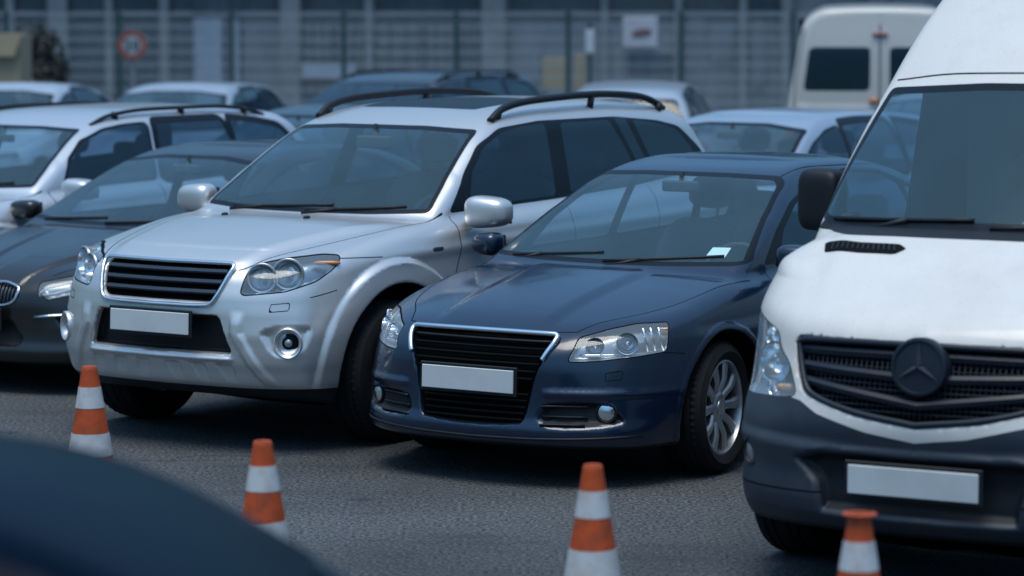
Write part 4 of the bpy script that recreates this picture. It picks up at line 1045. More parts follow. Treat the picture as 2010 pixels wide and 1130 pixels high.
# ------------------------------------------------------------ plainer cars for the rows behind
def hatch_spec():
    S = sed_spec()
    S.zr = lut([-3.75, -3.5, -3.1, -2.4, -2.0, -1.6, -1.3, -1.1, -.9], [1.25, 1.36, 1.42, 1.46, 1.47, 1.465, 1.44, 1.40, 1.33])
    S.xk = lut([.9, 1.0, 1.3, 1.42], [-3.66, -3.62, -3.42, -3.25]); S.gx = lut([-3.7, -3.0, -2.2, -1.2, -.5], [-.07, -.03, 0, 0, -.01])
    return S
def coupe_spec():
    S = sed_spec()
    S.grille = rp([(.025, .695), (.24, .700), (.345, .67), (.33, .585), (.26, .555), (.06, .555)], .03)
    S.low = rp([(-.2, .47), (.30, .47), (.40, .36), (.36, .30), (-.2, .30)], .02)
    S.duct = rp([(-.06, .50), (.30, .515), (.22, .37), (.02, .36)], .02)
    old = S.mod_side
    def mod_front(x, Y, z):
        q = -.62 * x + .78 * Y
        return -.04 * sstep(.002, -.016, psdf(S.grille, Y, z)) - .04 * sstep(0, -.02, psdf(S.low, Y, z)) - .03 * sstep(0, -.03, psdf(S.duct, q, z))
    S.mod_front = mod_front
    S.mod_top = lambda x, Y, z: .022 * sstep(.02, -.02, Y - (.33 + (.8 - x) * .30)) * sstep(-.45, -.1, x) - .015 * sstep(.02, -.02, Y - (.05 + (.8 - x) * .22)) * sstep(-.3, .1, x)
    return S
KIND = {
 'sedan': dict(spec=sed_spec, ws=[(-.9, .968), (.35, .968), (.745, .985), (.575, 1.350), (.25, 1.388), (-.9, 1.392)], zt=.93, rail=None,
   win=[[(-.80, .988), (-.95, 1.13), (-1.15, 1.235), (-1.42, 1.322), (-1.63, 1.350), (-1.60, .992)], [(-1.70, 1.358), (-1.92, 1.368), (-2.25, 1.345), (-2.42, 1.28), (-2.50, 1.015), (-1.67, .995)], [(-2.50, 1.27), (-2.62, 1.235), (-2.84, 1.10), (-2.86, 1.035), (-2.57, 1.02)]],
   rear=[(-.9, 1.02), (.58, 1.02), (.50, 1.33), (-.9, 1.36)], rx=-2.45, lamp=[(-.128, .606), (-.065, .712), (.215, .768), (.372, .772), (.352, .645), (.0, .610)], tail=[(.45, .90), (1.1, .92), (1.1, .72), (.50, .70)]),
 'hatch': dict(spec=hatch_spec, ws=[(-.9, .968), (.35, .968), (.745, .985), (.575, 1.350), (.25, 1.388), (-.9, 1.392)], zt=.93, rail=None,
   win=[[(-.80, .988), (-.95, 1.13), (-1.15, 1.235), (-1.42, 1.322), (-1.63, 1.350), (-1.60, .992)], [(-1.70, 1.358), (-2.0, 1.368), (-2.45, 1.36), (-2.50, 1.015), (-1.67, .995)], [(-2.58, 1.355), (-3.1, 1.30), (-3.36, 1.06), (-2.58, 1.02)]],
   rear=[(-.9, 1.02), (.62, 1.02), (.50, 1.33), (-.9, 1.36)], rx=-3.1, lamp=[(-.128, .606), (-.065, .712), (.215, .768), (.372, .772), (.352, .645), (.0, .610)], tail=[(.62, 1.15), (1.1, 1.15), (1.1, .72), (.68, .70)]),
 'suv': dict(spec=suv_spec, ws=[(-.9, 1.168), (.45, 1.170), (.755, 1.182), (.60, 1.578), (.3, 1.595), (-.9, 1.60)], zt=1.12, rail=True,
   win=[[(-.76, 1.175), (-.88, 1.36), (-1.06, 1.485), (-1.30, 1.56), (-1.5, 1.585), (-1.745, 1.595), (-1.68, 1.195)], [(-1.84, 1.592), (-2.55, 1.592), (-2.60, 1.42), (-2.62, 1.23), (-1.78, 1.20)], [(-2.66, 1.590), (-2.98, 1.555), (-3.21, 1.51), (-3.33, 1.39), (-3.37, 1.29), (-2.68, 1.25)]],
   rear=[(-.9, 1.25), (.68, 1.25), (.55, 1.55), (-.9, 1.58)], rx=-3.1, lamp=[(-.105, .812), (-.035, .955), (.126, .985), (.41, .997), (.277, .880), (.124, .834)], tail=[(.70, 1.2), (1.1, 1.2), (1.1, .85), (.74, .85)]),
 'coupe': dict(spec=coupe_spec, ws=[(-.9, .968), (.35, .968), (.745, .985), (.575, 1.350), (.25, 1.388), (-.9, 1.392)], zt=.93, rail=None,
   win=[[(-.80, .988), (-.95, 1.13), (-1.15, 1.235), (-1.42, 1.322), (-1.75, 1.350), (-1.78, .992)], [(-1.86, 1.358), (-2.05, 1.36), (-2.35, 1.31), (-2.7, 1.13), (-2.70, 1.015), (-1.88, .995)]],
   rear=[(-.9, 1.02), (.58, 1.02), (.50, 1.33), (-.9, 1.36)], rx=-2.45, lamp=[(-.15, .655), (-.13, .70), (.10, .745), (.30, .785), (.36, .77), (.27, .69), (.02, .625), (-.09, .60)], tail=[(.45, .90), (1.1, .92), (1.1, .72), (.50, .70)])}
KIND['near'] = dict(spec=sed_spec, ws=KIND['sedan']['ws'], zt=.93, rail=None, tail=KIND['sedan']['tail'], lamp=KIND['sedan']['lamp'],
   win=[[(-.80, .988), (-.95, 1.09), (-1.15, 1.185), (-1.42, 1.262), (-1.63, 1.285), (-1.60, .992)], [(-1.70, 1.290), (-1.92, 1.295), (-2.25, 1.275), (-2.42, 1.23), (-2.50, 1.015), (-1.67, .995)], [(-2.50, 1.22), (-2.66, 1.17), (-2.84, 1.07), (-2.86, 1.035), (-2.57, 1.02)]],
   rear=[(-.9, 1.02), (.56, 1.02), (.54, 1.15), (-.9, 1.17)], rx=-2.9)
SKINS = {}
def std_skin(kind, h):
    if (kind, h) in SKINS: return SKINS[(kind, h)]
    K = KIND[kind]; S = K['spec'](); k = build_skin(S, h); zt = K['zt']
    ws = P2(rp(K['ws'], .03), 'yz'); top = lambda x, y, z: (x > -1.5) & (x < .05) & (z > zt)
    k.region(ws, 'frit', top); k.region(off(ws, .022), 'ws', top)
    side = lambda x, y, z: (y > .45) & (z > zt - .03)
    dlo = np.concatenate(K['win']); c = None
    for i, P in enumerate(K['win']):
        f = P2(rp(P, .03), 'xz'); k.region(off(f, -.02 if i == 0 else -.055), 'trim', lambda x, y, z: (y > .45) & (z > zt + .012))
    for i, P in enumerate(K['win']): k.region(P2(rp(P, .03), 'xz'), 'side%d' % i, side)
    rx = K['rx']; k.region(P2(rp(K['rear'], .04), 'yz'), 'rear', lambda x, y, z: x < rx)
    hl = P2(rp(K['lamp'], .015), QO); fr = lambda x, y, z: (x > .2) & (y > .3)
    k.region(off(hl, -.006), 'gap', fr); k.region(hl, 'hl', fr)
    k.region(off(P2(S.grille, 'yz'), .005), 'grille', lambda x, y, z: x > .3)
    if kind == 'suv': k.region(off(P2(S.intake, 'yz'), .008), 'black', lambda x, y, z: x > .3)
    else: k.region(off(P2(S.low, 'yz'), .010), 'black', lambda x, y, z: x > .3)
    if kind == 'coupe': k.region(off(P2(S.duct, QO), .008), 'black', fr, only=['body'])
    tl = P2(rp(K['tail'], .02), 'yz'); k.region(lambda x, y, z: np.maximum(tl(x, y, z), x + 3.32), 'tail', None, only=['body'])
    k.region(lambda x, y, z: z - (.335 if kind == 'suv' else .205), 'black', None, only=['body'])
    k.region(lambda x, y, z: np.minimum(np.hypot(x, z - S.rw), np.hypot(x + S.wb, z - S.rw)) - S.R - .012, 'well', None)
    g = .004
    zb = 1.15 if kind == 'suv' else .96
    k.region(line([(-.60, zb), (-.56, .8), (-.50, .5), (-.50, .35)], 'xz', g), 'gap', lambda x, y, z: (y > .6), only=['body'])
    k.region(line([(-1.68, zb), (-1.68, .35)], 'xz', g), 'gap', lambda x, y, z: (y > .6), only=['body'])
    hood = [(.755, .43), (.60, .535), (.35, .63), (.0, .72), (-.35, .785), (-.55, .80)] if kind == 'suv' else [(.71, .475), (.60, .53), (.40, .655), (.15, .735), (-.15, .765), (-.42, .785)]
    k.region(line(hood, 'xy', g), 'gap', lambda x, y, z: z > .68, only=['body'])
    SKINS[(kind, h)] = (S, k); return SKINS[(kind, h)]
def std_car(name, kind, mat, label, pose, h=.03, scale=(1, 1, 1), cat='car', group=None, rails=None, detail=True, spokes=8, seats=True, wsm=None, sgm=None):
    S, k = std_skin(kind, h); F = k.F
    root = thing(name, label, cat, group=group)
    mk = emit_skin(k, root, [('body', mat), ('gap', M['gap']), ('trim', M['trim']), ('black', M['black']), ('well', M['dark'])],
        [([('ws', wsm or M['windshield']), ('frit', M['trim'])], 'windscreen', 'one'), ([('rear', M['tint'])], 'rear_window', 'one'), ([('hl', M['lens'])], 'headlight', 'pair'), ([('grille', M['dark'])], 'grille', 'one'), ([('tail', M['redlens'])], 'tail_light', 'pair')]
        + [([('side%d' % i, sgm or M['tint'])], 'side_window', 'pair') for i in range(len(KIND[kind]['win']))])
    for i, o in enumerate(mk['headlight']):
        s = 1 if i == 0 else -1; backing(o, (-.06, -.03 * s, -.003), M['lamp_house'])
        Y, z = (.63, .90) if kind == 'suv' else (.63, .68); x = fx(F, Y, z) - .03; bowl((x, s * Y, z), .045, M['lens_silver'], o, (.88, .42 * s, .04), .045)
    P = {'suv': (-.70, 1.005, 1.165, .86, 1.125, .095)}.get(kind, (-.62, .955, 1.015, .80, .975, .075))
    for s in (1, -1): wing_mirror(root, (P[0], s * P[1], P[2]), (P[5], .115, P[5] * .85), mat, s, (P[0] - .06, s * P[3], P[4]))
    zl = S.rw; rr = zl * .66
    yt = .80 if kind == 'suv' else .765
    for x, y in ((0, yt), (0, -yt), (-S.wb, yt), (-S.wb, -yt)): make_wheel(root, x, y, zl, rr, .21, spokes=spokes, tread=False)
    plate(root, ((.905, 0, .66) if kind == 'suv' else (.93, 0, .47)), .52, .11)
    if rails:
        for s in (1, -1):
            rail = [(-1.25, .012), (-1.45, .045), (-1.9, .058), (-2.5, .058), (-2.95, .045), (-3.12, .01)]; yy = .60 if kind == 'suv' else .54
            c = curve([(a, fz(F, a, yy) + b) for a, b in rail], 5); mb = MB(); mb.tube([(a, s * yy, b - .012) for a, b in c], .016, n=8)
            for a in (-1.5, -2.2, -2.9): mb.tube([(a, s * yy, fz(F, a, yy) - .01), (a, s * yy, fz(F, a, yy) + .055)], .024, n=8)
            mb.obj('roof_rail', rails, root, smooth=True)
    if seats:
        if kind == 'suv': cabin(root, S, -.72, 1.10, -1.62, rows=2, seatz=.66)
        else: cabin(root, S, -.62, .91, -1.55, rows=2, seatz=.47, wid=.62)
    if detail:
        b = .985 if kind != 'suv' else 1.182
        mb = MB(); pts = [(fx(F, abs(t), b + .006 * i) + .012, t, b + .006 * i) for i, t in enumerate(np.linspace(.02, .60, 6))]; mb.tube(pts, .010, n=6); mb.obj('wiper', M['black'], root, smooth=True)
        mb = MB(); pts = [(fx(F, abs(t), b + .006 * i) + .012, t, b + .006 * i) for i, t in enumerate(np.linspace(-.56, -.02, 6))]; mb.tube(pts, .010, n=6); mb.obj('wiper', M['black'], root, smooth=True)
        mb = MB(); m = (-1.08, 1.30) if kind != 'suv' else (-1.03, 1.50); mb.box((m[0], 0, m[1]), (.03, .22, .06), bev=.01); mb.tube([(m[0], 0, m[1]), (m[0] - .03, 0, m[1] + .09)], .012); mb.obj('inner_mirror', M['dash'], root)
    place(root, pose); root.scale = scale; return root, mk, S, F

def wl(u, v, D):
    """offline layout numbers of the far rows: metres from degrees of view"""
    return (u - 1005) / 6000 * D, CAMH - (v + 10) / 6000 * D

def build_rows():
    M['brown'] = paint2('brown_black_paint', (.008, .007, .008), metal=.1, rough=.28, coat=.6, dirt=.12, dirt_col=(.035, .03, .03))
    M['pearl'] = paint2('pearl_silver_paint', (.52, .57, .64), metal=.4, rough=.34, dirt=.1, dirt_col=(.4, .4, .4))
    M['slate'] = paint2('blue_silver_paint', (.36, .44, .55), metal=.4, rough=.33)
    M['bluegrey'] = paint2('dark_blue_grey_paint', (.008, .014, .028), metal=.2, rough=.32)
    M['pale'] = paint2('pale_grey_paint', (.40, .45, .52), metal=.3, rough=.35)
    r, mk, S, F = std_car('brown_coupe', 'coupe', M['brown'], 'dark brown low car with twin rounded grille, left of the silver off-road car', (-2.68, 18.6, .59), VOX * 1.25, (1, 1, .935))
    g = mk['grille'][0]
    for s in (1, -1):
        c = [tuple(p) for p in S.grille[::2]]
        loop = [(float(S.xf(b) - S.kf_hi(a)) + .004, s * a, b) for a, b in c]; loop.append(loop[0]); mb = MB(); mb.tube(loop, .008, n=6); mb.obj('grille_frame', M['chrome'], g, smooth=True)
        mb = MB()
        for y in np.arange(.05, .33, .026): mb.tube([(float(S.xf(z) - S.kf_hi(y)) - .018, s * y, z) for z in (.56, .63, .695)], .006, n=5)
        mb.obj('grille_bars', M['slat'], g, smooth=True)
        mb = MB(); pts = [(fx(F, y, z) + .008, s * y, z) for y, z in ((.46, .492), (.53, .50), (.60, .505), (.66, .505))]; mb.tube(pts, .009, n=6); mb.obj('duct_trim', M['chrome'], r, smooth=True)
    for i, o in enumerate(mk['headlight']):
        s = 1 if i == 0 else -1; mb = MB()
        P = [(.47, .635), (.50, .675), (.60, .70), (.66, .705), (.62, .66), (.55, .635), (.47, .622), (.47, .635)]
        mb.tube([(fx(F, y, z) - .006, s * y, z) for y, z in P], .008, n=6); mb.obj('light_strip', M['lens_white'], o, smooth=True)
    std_car('pearl_suv', 'suv', M['pearl'], 'pearly silver car with black roof rails, cut off by the left edge', (-4.05, 20.0, .59), VOX * 1.4, (1, 1, .90), rails=M['black'])
    std_car('dark_car', 'sedan', M['bluegrey'], 'dark car whose roof and glass show above the brown car roof', (-2.3, 23.2, .59), .03, (1, 1, .99))
    std_car('blue_grey_car', 'hatch', M['slate'], 'pale blue-grey car showing roof and windscreen behind the rear of the silver off-road car', (1.0, 21.5, .59), .024, (1, 1, 1.0), seats=True)
    far = [('hatchback', 'hatch', M['pale'], 'small pale hatchback in the far row, just right of the yellow panels', (1.50, 33.0, .12 + math.pi), (1, 1, .99), None),
           ('dark_wagon', 'suv', M['bluegrey'], 'dark tall car with roof rails in the far row, left of the yellow panels', (-1.95, 32.2, .50), (1, 1, .865), M['black']),
           ('white_hatchback', 'hatch', M['pale'], 'white car roof in the far row directly under the round speed sign', (-3.80, 31.4, .18), (1, 1, .94), None),
           ('white_car', 'sedan', M['pearl'], 'pale car roof in the far row at the left edge, in front of the awning', (-5.70, 31.6, .22), (1, 1, .94), None),
           ('teal_hatchback', 'hatch', M['slate'], 'grey hatchback roof just left of the large van, below the far van windows', (3.45, 28.5, .59), (1, 1, .95), None)]
    for n, kd, mt, lb, ps, sc, rl in far: std_car(n, kd, mt, lb, ps, .045, sc, rails=rl, detail=False, seats=(kd != 'suv'), group=None, wsm=M['tint'] if kd == 'suv' else None)
    # blurred car right in front of the camera
    std_car('near_car', 'near', M['nearblue'], 'out-of-focus dark blue car roof filling the lower left corner', (-3.42, 5.55, math.pi / 2), .025, (1, 1, 1.04), detail=False, sgm=M['privacy'])
M['lens_white'] = pbr('white_lamp_strip', (.75, .8, .85), .3)
M['nearblue'] = paint2('deep_blue_paint', (.002, .007, .018), metal=0., rough=.22, coat=0., dirt=0)
for _n in M['nearblue'].node_tree.nodes:
    if _n.type == 'BSDF_PRINCIPLED': _n.inputs['Specular IOR Level'].default_value = .02
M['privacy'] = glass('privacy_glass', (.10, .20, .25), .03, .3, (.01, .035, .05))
M['cream'] = paint2('creamy_white_paint', (.50, .49, .47), rough=.45, dirt=.2, dirt_col=(.35, .33, .30))

def build_far_van():
    S = van_spec(); k = build_skin(S, .05); F = k.F
    rr = lambda x, y, z: x < -4.6
    wn = P2(rp([(.10, 1.58), (.10, 2.12), (.73, 2.12), (.79, 1.58)], .05), 'yz')
    k.region(wn, 'rear', rr)
    k.region(line([(.0, .5), (.0, 2.4)], 'yz', .008), 'gap', rr, only=['body'])
    k.region(line([(.88, .5), (.88, 1.5), (.78, 2.35)], 'yz', .006), 'gap', rr, only=['body'])
    k.region(P2(rp([(.86, 1.25), (1.1, 1.25), (1.1, .85), (.86, .85)], .02), 'yz'), 'tail', rr, only=['body'])
    k.region(lambda x, y, z: z - .45, 'bumper', rr, only=['body']); k.region(lambda x, y, z: z - .32, 'black', None, only=['body'])
    k.region(lambda x, y, z: np.minimum(np.hypot(x, z - S.rw), np.hypot(x + S.wb, z - S.rw)) - S.R - .012, 'well', None)
    ws = P2(rp([(-.9, 1.395), (.3, 1.39), (.83, 1.375), (.80, 1.925), (-.9, 1.965)], .03), 'yz'); k.region(ws, 'ws', lambda x, y, z: (x > -1.4) & (z > 1.3))
    k.region(P2(rp([(-1.6, 1.30), (-1.6, 1.95), (-2.9, 1.95), (-2.9, 1.30)], .05), 'xz'), 'side0', lambda x, y, z: y > .7)
    k.region(P2(rp([(-3.05, 1.30), (-3.05, 1.95), (-4.5, 1.95), (-4.5, 1.30)], .05), 'xz'), 'side1', lambda x, y, z: y > .7)
    root = thing('far_van', 'white van seen from behind with two dark rear door windows, parked before the fence', 'van')
    mk = emit_skin(k, root, [('body', M['cream']), ('gap', M['gap']), ('black', M['black']), ('well', M['dark'])],
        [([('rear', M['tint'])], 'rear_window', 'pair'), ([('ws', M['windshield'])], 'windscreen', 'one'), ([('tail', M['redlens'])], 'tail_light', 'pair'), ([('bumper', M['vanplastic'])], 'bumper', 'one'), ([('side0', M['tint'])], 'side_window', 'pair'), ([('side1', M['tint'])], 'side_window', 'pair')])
    mb = MB(); mb.box((-4.82, 0, 2.28), (.05, .16, .03), bev=.008); mb.obj('brake_light', M['redlens'], root)
    mb = MB(); mb.sq((-4.89, .06, 1.46), (.015, .05, .035), .6); mb.obj('badge', M['amber'], root, smooth=True)
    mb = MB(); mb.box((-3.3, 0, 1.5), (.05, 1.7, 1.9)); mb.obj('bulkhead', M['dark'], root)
    for x, y in ((0, .87), (0, -.87), (-3.66, .87), (-3.66, -.87)): make_wheel(root, x, y, .355, .235, .23, kind='steel', tread=False)
    root.location = (4.30, 36.6, 0); root.rotation_euler = (0, 0, math.pi / 2 - .10); root.scale = (1, 1, .84)
    return root

# ------------------------------------------------------------ cones, fence, building, signs
def add_noise_wall(name, c1, c2, scale, rough=.85, stretch=(1, 1, 1)):
    m = newmat(name); t = m.node_tree; out = nd(t, 'ShaderNodeOutputMaterial'); b = nd(t, 'ShaderNodeBsdfPrincipled', Roughness=rough); t.links.new(b.outputs[0], out.inputs[0])
    tc = nd(t, 'ShaderNodeTexCoord'); mp = nd(t, 'ShaderNodeMapping'); mp.inputs['Scale'].default_value = stretch; t.links.new(tc.outputs['Object'], mp.inputs[0])
    n = nd(t, 'ShaderNodeTexNoise', Scale=scale, Detail=6., Roughness=.7); t.links.new(mp.outputs[0], n.inputs['Vector'])
    cr = nd(t, 'ShaderNodeValToRGB'); cr.color_ramp.elements[0].position = .35; cr.color_ramp.elements[0].color = (*c1, 1); cr.color_ramp.elements[1].position = .68; cr.color_ramp.elements[1].color = (*c2, 1)
    t.links.new(n.outputs[0], cr.inputs[0]); t.links.new(cr.outputs[0], b.inputs['Base Color']); return m
def build_cones():
    mo = pbr('cone_orange', (.50, .070, .008), .5, dirt=.7, dirt_col=(.10, .035, .02), dirt_scale=14, bump=.0008, bump_scale=90)
    mw = pbr('cone_reflective_band', (.50, .53, .56), .5, dirt=.7, dirt_col=(.36, .27, .22), dirt_scale=14, bump=.0006, bump_scale=90)
    mb_ = pbr('cone_base_rubber', (.03, .03, .032), .8)
    def make(label, rings=False):
        r = thing('traffic_cone', label, 'traffic cone', group='orange and white cones along the front of the row')
        rad = lambda z: .032 + (.75 - z) * .165
        cuts = [.75, .666, .577, .469, .375, .25, .14, .03]
        top = MB(); z = .75
        top.lathe([(.022, .70), (.023, .748), (.030, .752), (.034, .744), (rad(.735), .735), (rad(.666), .666)], n=40, m=0); top.obj('cone_tip', mo, r, auto=50)
        for i in range(1, len(cuts) - 1):
            a, b = cuts[i], cuts[i + 1]; q = MB(); w = i % 2 == 1; e = .0015 if w else 0
            q.lathe([(rad(a) - .002, a), (rad(a) + e, a - .0005), (rad((a + b) / 2) + e, (a + b) / 2), (rad(b) + e, b + .0005), (rad(b) - .002, b)], n=40)
            q.obj('reflective_band' if w else 'cone_section', mw if w else mo, r, auto=60)
        q = MB(); q.box((0, 0, .02), (.42, .42, .035), bev=.012); q.lathe([(rad(.03) + .03, .03), (rad(.03) + .012, .045), (rad(.06), .06)], n=40); q.obj('cone_base', mb_, r)
        return r
    c0 = make('orange cone with two pale bands, leftmost, before the front wheel of the silver off-road car')
    spec = [(-1.793, 12.88, .3, None), (-.881, 10.70, 1.4, 'second orange cone from the left, its foot hidden by the blurred car'),
            (.271, 10.15, 2.2, 'orange cone standing on bare asphalt in front of the dark blue sedan'), (1.058, 9.20, .8, 'orange cone with a flat rim on its tip, below the large white van')]
    for i, (x, y, a, lb) in enumerate(spec):
        if i == 0: r = c0
        else:
            r = c0.copy(); COL.objects.link(r); r['label'] = lb
            for ch in c0.children: c = ch.copy(); COL.objects.link(c); c.parent = r
        r.location = (x, y, 0); r.rotation_euler = (0, 0, a)
    q = MB(); q.lathe([(.036, .744), (.052, .744), (.053, .749), (.036, .752)], n=32); o = q.obj('rim', mo, r, smooth=False)
def build_background():
    rnd = random.Random(4)
    # mesh fence along the far side of the lot
    D = 47.0; green = pbr('green_fence_coating', (.020, .065, .07), .5); wire = pbr('fence_wire', (.36, .41, .44), .5, .1)
    f = thing('mesh_fence', 'tall welded wire mesh fence on green posts behind the far row of cars', 'fence', (0, D, 0))
    pitch = 1.72; x0 = -9.46; n = 10; H = 2.0
    for i in range(n + 1):
        q = MB(); q.box((x0 + i * pitch, 0, H / 2 + .02), (.07, .07, H + .06), bev=.008); q.box((x0 + i * pitch, 0, H + .06), (.085, .085, .02), bev=.005); q.obj('post', green, f)
    for i in range(n):
        a = x0 + i * pitch + .04; b = a + pitch - .08; q = MB()
        for j in range(34): x = a + (b - a) * j / 33; q.box((x, -.0, H / 2 + .05), (.009, .009, H - .06))
        for k in range(11):
            z = .08 + k * (H - .06) / 10; q.box(((a + b) / 2, -.009, z), (b - a, .012, .016)); q.box(((a + b) / 2, -.009, z + .035), (b - a, .008, .008))
        q.obj('mesh_panel', wire, f)
    # long industrial building behind the fence
    D2 = 54.0
    wallm = add_noise_wall('weathered_concrete', (.15, .18, .21), (.32, .345, .37), 1.2, stretch=(1, 1, .35))
    wallb = add_noise_wall('dark_cladding', (.05, .072, .10), (.12, .15, .19), .9, stretch=(2.5, 1, .3))
    colm = add_noise_wall('pale_concrete', (.19, .215, .24), (.31, .325, .34), 2.)
    winm = pbr('dirty_window', (.06, .08, .10), .12, dirt=.5, dirt_col=(.16, .18, .19), dirt_scale=1.2)
    beige = add_noise_wall('pale_shutter', (.20, .20, .20), (.33, .32, .30), 1.6)
    doorm = pbr('pale_door_paint', (.38, .45, .55), .6, dirt=.3)
    yel = pbr('yellow_panel_paint', (.34, .29, .17), .7, dirt=.3)
    b = thing('factory_hall', 'long weathered factory hall with pale columns and shuttered windows behind the fence', 'building', (0, D2, 0))
    def X(u): return wl(u, 0, D2)[0]
    def Z(v): return wl(0, v, D2)[1]
    def bx(name, u0, u1, v0, v1, y, t, m, bev=0): q = MB(); q.box(((X(u0) + X(u1)) / 2, y, (Z(v0) + Z(v1)) / 2), (X(u1) - X(u0), t, Z(v0) - Z(v1)), bev=bev); return q.obj(name, m, b)
    xl, xr = -13.0, 12.0; ground_v = 2.32 / D2 * 6000 - 10
    q = MB(); q.box((X(480) / 2 + xl / 2, .4, 2.6), (X(480) - xl, .8, 5.2)); q.obj('wall', wallb, b)
    q = MB(); q.box((X(480) / 2 + xr / 2, .402, 2.6), (xr - X(480), .8, 5.2)); q.obj('wall', wallm, b)
    q = MB(); q.box(((xl + xr) / 2, -.35, 5.3), (xr - xl + .6, 2.4, .25), bev=.03); q.obj('roof', M['gap'], b)
    # lintel, columns and bays
    for u0, u1, m in ((318, 336, colm), (553, 592, colm), (718, 734, colm), (946, 992, colm), (1178, 1192, colm), (1322, 1336, colm), (1448, 1462, colm), (100, 138, wallm), (212, 226, colm), (20, 34, colm), (1530, 1550, colm), (1700, 1740, colm)):
        bx('column', u0, u1, -230, ground_v, -.10, .22, m)
    for u0, u1 in ((598, 652), (660, 714), (738, 826), (836, 900), (906, 940)):
        w = bx('window', u0, u1, 42, 136, -.03, .06, beige); q = MB()
        for t in np.linspace(0, 1, 4): q.box((X(u0) + (X(u1) - X(u0)) * t, -.075, (Z(42) + Z(136)) / 2), (.035, .03, Z(42) - Z(136)))
        for t in np.linspace(0, 1, 5): q.box(((X(u0) + X(u1)) / 2, -.078, Z(136) + (Z(42) - Z(136)) * t), (X(u1) - X(u0), .03, .03))
        q.obj('glazing_bars', wallb, w)
    for u0, u1 in ((0, 95), (142, 208), (230, 314), (340, 380), (476, 548), (596, 716), (738, 942), (1000, 1174), (1196, 1318), (1340, 1445), (1466, 1528)):
        w = bx('upper_window', u0, u1, -120, 22, -.02, .05, winm); q = MB(); q.box(((X(u0) + X(u1)) / 2, -.05, Z(22) - .03), (X(u1) - X(u0), .1, .06)); q.obj('sill', colm, w)
    for u0, u1 in ((40, 92), (145, 205), (236, 312)): bx('dark_panel', u0, u1, 48, 150, -.02, .04, winm)
    bx('door', 384, 438, 36, ground_v, -.05, .10, doorm, .01); bx('door', 450, 472, 40, ground_v, -.05, .10, doorm, .01)
    for u0, u1, v0, v1 in ((1005, 1060, 60, 180), (1200, 1222, 95, 190), (1232, 1318, 104, 190), (1345, 1380, 30, 180), (1395, 1440, 50, 120), (1470, 1500, 40, 170)):
        bx('wall_panel', u0, u1, v0, v1, -.03, .05, rnd.choice([wallb, wallm, colm, wallm]))
    bx('low_wall', 596, 700, 122, 150, -.30, .2, doorm)
    # things fixed or standing in front of the hall
    def lone(name, label, cat, u0, u1, v0, v1, D, t, mats):
        xa, za = wl(u0, v0, D); xb, zb = wl(u1, v1, D); r = thing(name, label, cat, ((xa + xb) / 2, D, 0)); q = MB(); q.box((0, 0, (za + zb) / 2), (xb - xa, t, za - zb), bev=.01); q.obj('panel', mats, r); return r, (xa + xb) / 2, za, zb, xb - xa
    for (u0, u1, v0, v1, lb) in ((1064, 1121, 112, 172, 'wider of the two yellow panels behind the fence'), (1127, 1149, 106, 172, 'narrow yellow panel behind the fence beside the wider one')):
        r, x, za, zb, w = lone('yellow_panel', lb, 'panel', u0, u1, v0, v1, 49.0, .06, yel)
        q = MB(); q.box((-w * .4, 0, zb / 2), (.05, .05, zb)); q.obj('leg', green, r); q = MB(); q.box((w * .4, 0, zb / 2), (.05, .05, zb)); q.obj('leg', green, r)
    r, x, za, zb, w = lone('notice_board', 'white notice board with a dark smudged emblem hung on the mesh fence', 'sign', 1222, 1290, 32, 92, 46.9, .03, pbr('board_white', (.46, .50, .56), .6, dirt=.3))
    mk_ = pbr('board_print', (.16, .10, .12), .7); zc = (za + zb) / 2
    for (dx, dz, a, c) in ((.02, -.02, .15, .045), (.06, .03, .11, .022), (-.04, -.06, .09, .016)):
        q = MB(); q.sq((dx, -.020, zc + dz), (a, .005, c), .7); q.obj('print', mk_, r)
    r, x, za, zb, w = lone('small_sign', 'narrow pale plate on a green post left of the notice board', 'sign', 1149, 1166, 58, 104, 46.8, .03, pbr('plate_white', (.50, .56, .62), .6))
    q = MB(); q.box((0, .05, .95), (.06, .05, 1.9)); q.obj('post', green, r)
    # round speed sign
    D3 = 44.0; x, z = wl(262, 87, D3); rs = thing('speed_sign', 'round speed limit sign with red ring on a pale pole', 'road sign', (x, D3, 0)); R = .21
    q = MB(); q.lathe([(.001, .012), (R, .012), (R, -.008), (.001, -.008)], (0, 0, z), n=48, rot=Matrix.Rotation(math.pi / 2, 3, 'X')); q.obj('sign_disc', pbr('sign_white', (.38, .42, .46), .5), rs)
    q = MB(); q.lathe([(R * .66, .013), (R * .66, .018), (R * .99, .018), (R * .99, .013)], (0, 0, z), n=48, rot=Matrix.Rotation(math.pi / 2, 3, 'X')); q.obj('red_ring', pbr('sign_red', (.30, .09, .065), .6), rs)
    ink = pbr('sign_ink', (.02, .025, .03), .6)
    q = MB(); q.tube([(-.105, -.022, z + .055), (-.03, -.022, z + .055), (-.055, -.022, z + .008), (-.03, -.022, z - .02), (-.05, -.022, z - .058), (-.105, -.022, z - .05)], .011, n=6); q.obj('digit', ink, rs)
    q = MB(); P = [(.055 + .036 * math.cos(a), -.022, z + .058 * math.sin(a)) for a in np.linspace(0, 2 * math.pi, 17)]; q.tube(P, .011, n=6); q.obj('digit', ink, rs)
    q = MB(); q.lathe([(.03, 0), (.03, z + .15)], (0, .04, 0), n=16); q.obj('pole', pbr('pole_grey', (.30, .33, .36), .5, .4), rs)
    # kiosk with a tan awning
    D4 = 42.0; xa, za = wl(62, 62, D4); xb, zb = wl(45, 108, D4)
    ks = thing('awning_stall', 'small dark stall under a tan sloping awning at the left edge', 'stall', (-7.4, D4, 0))
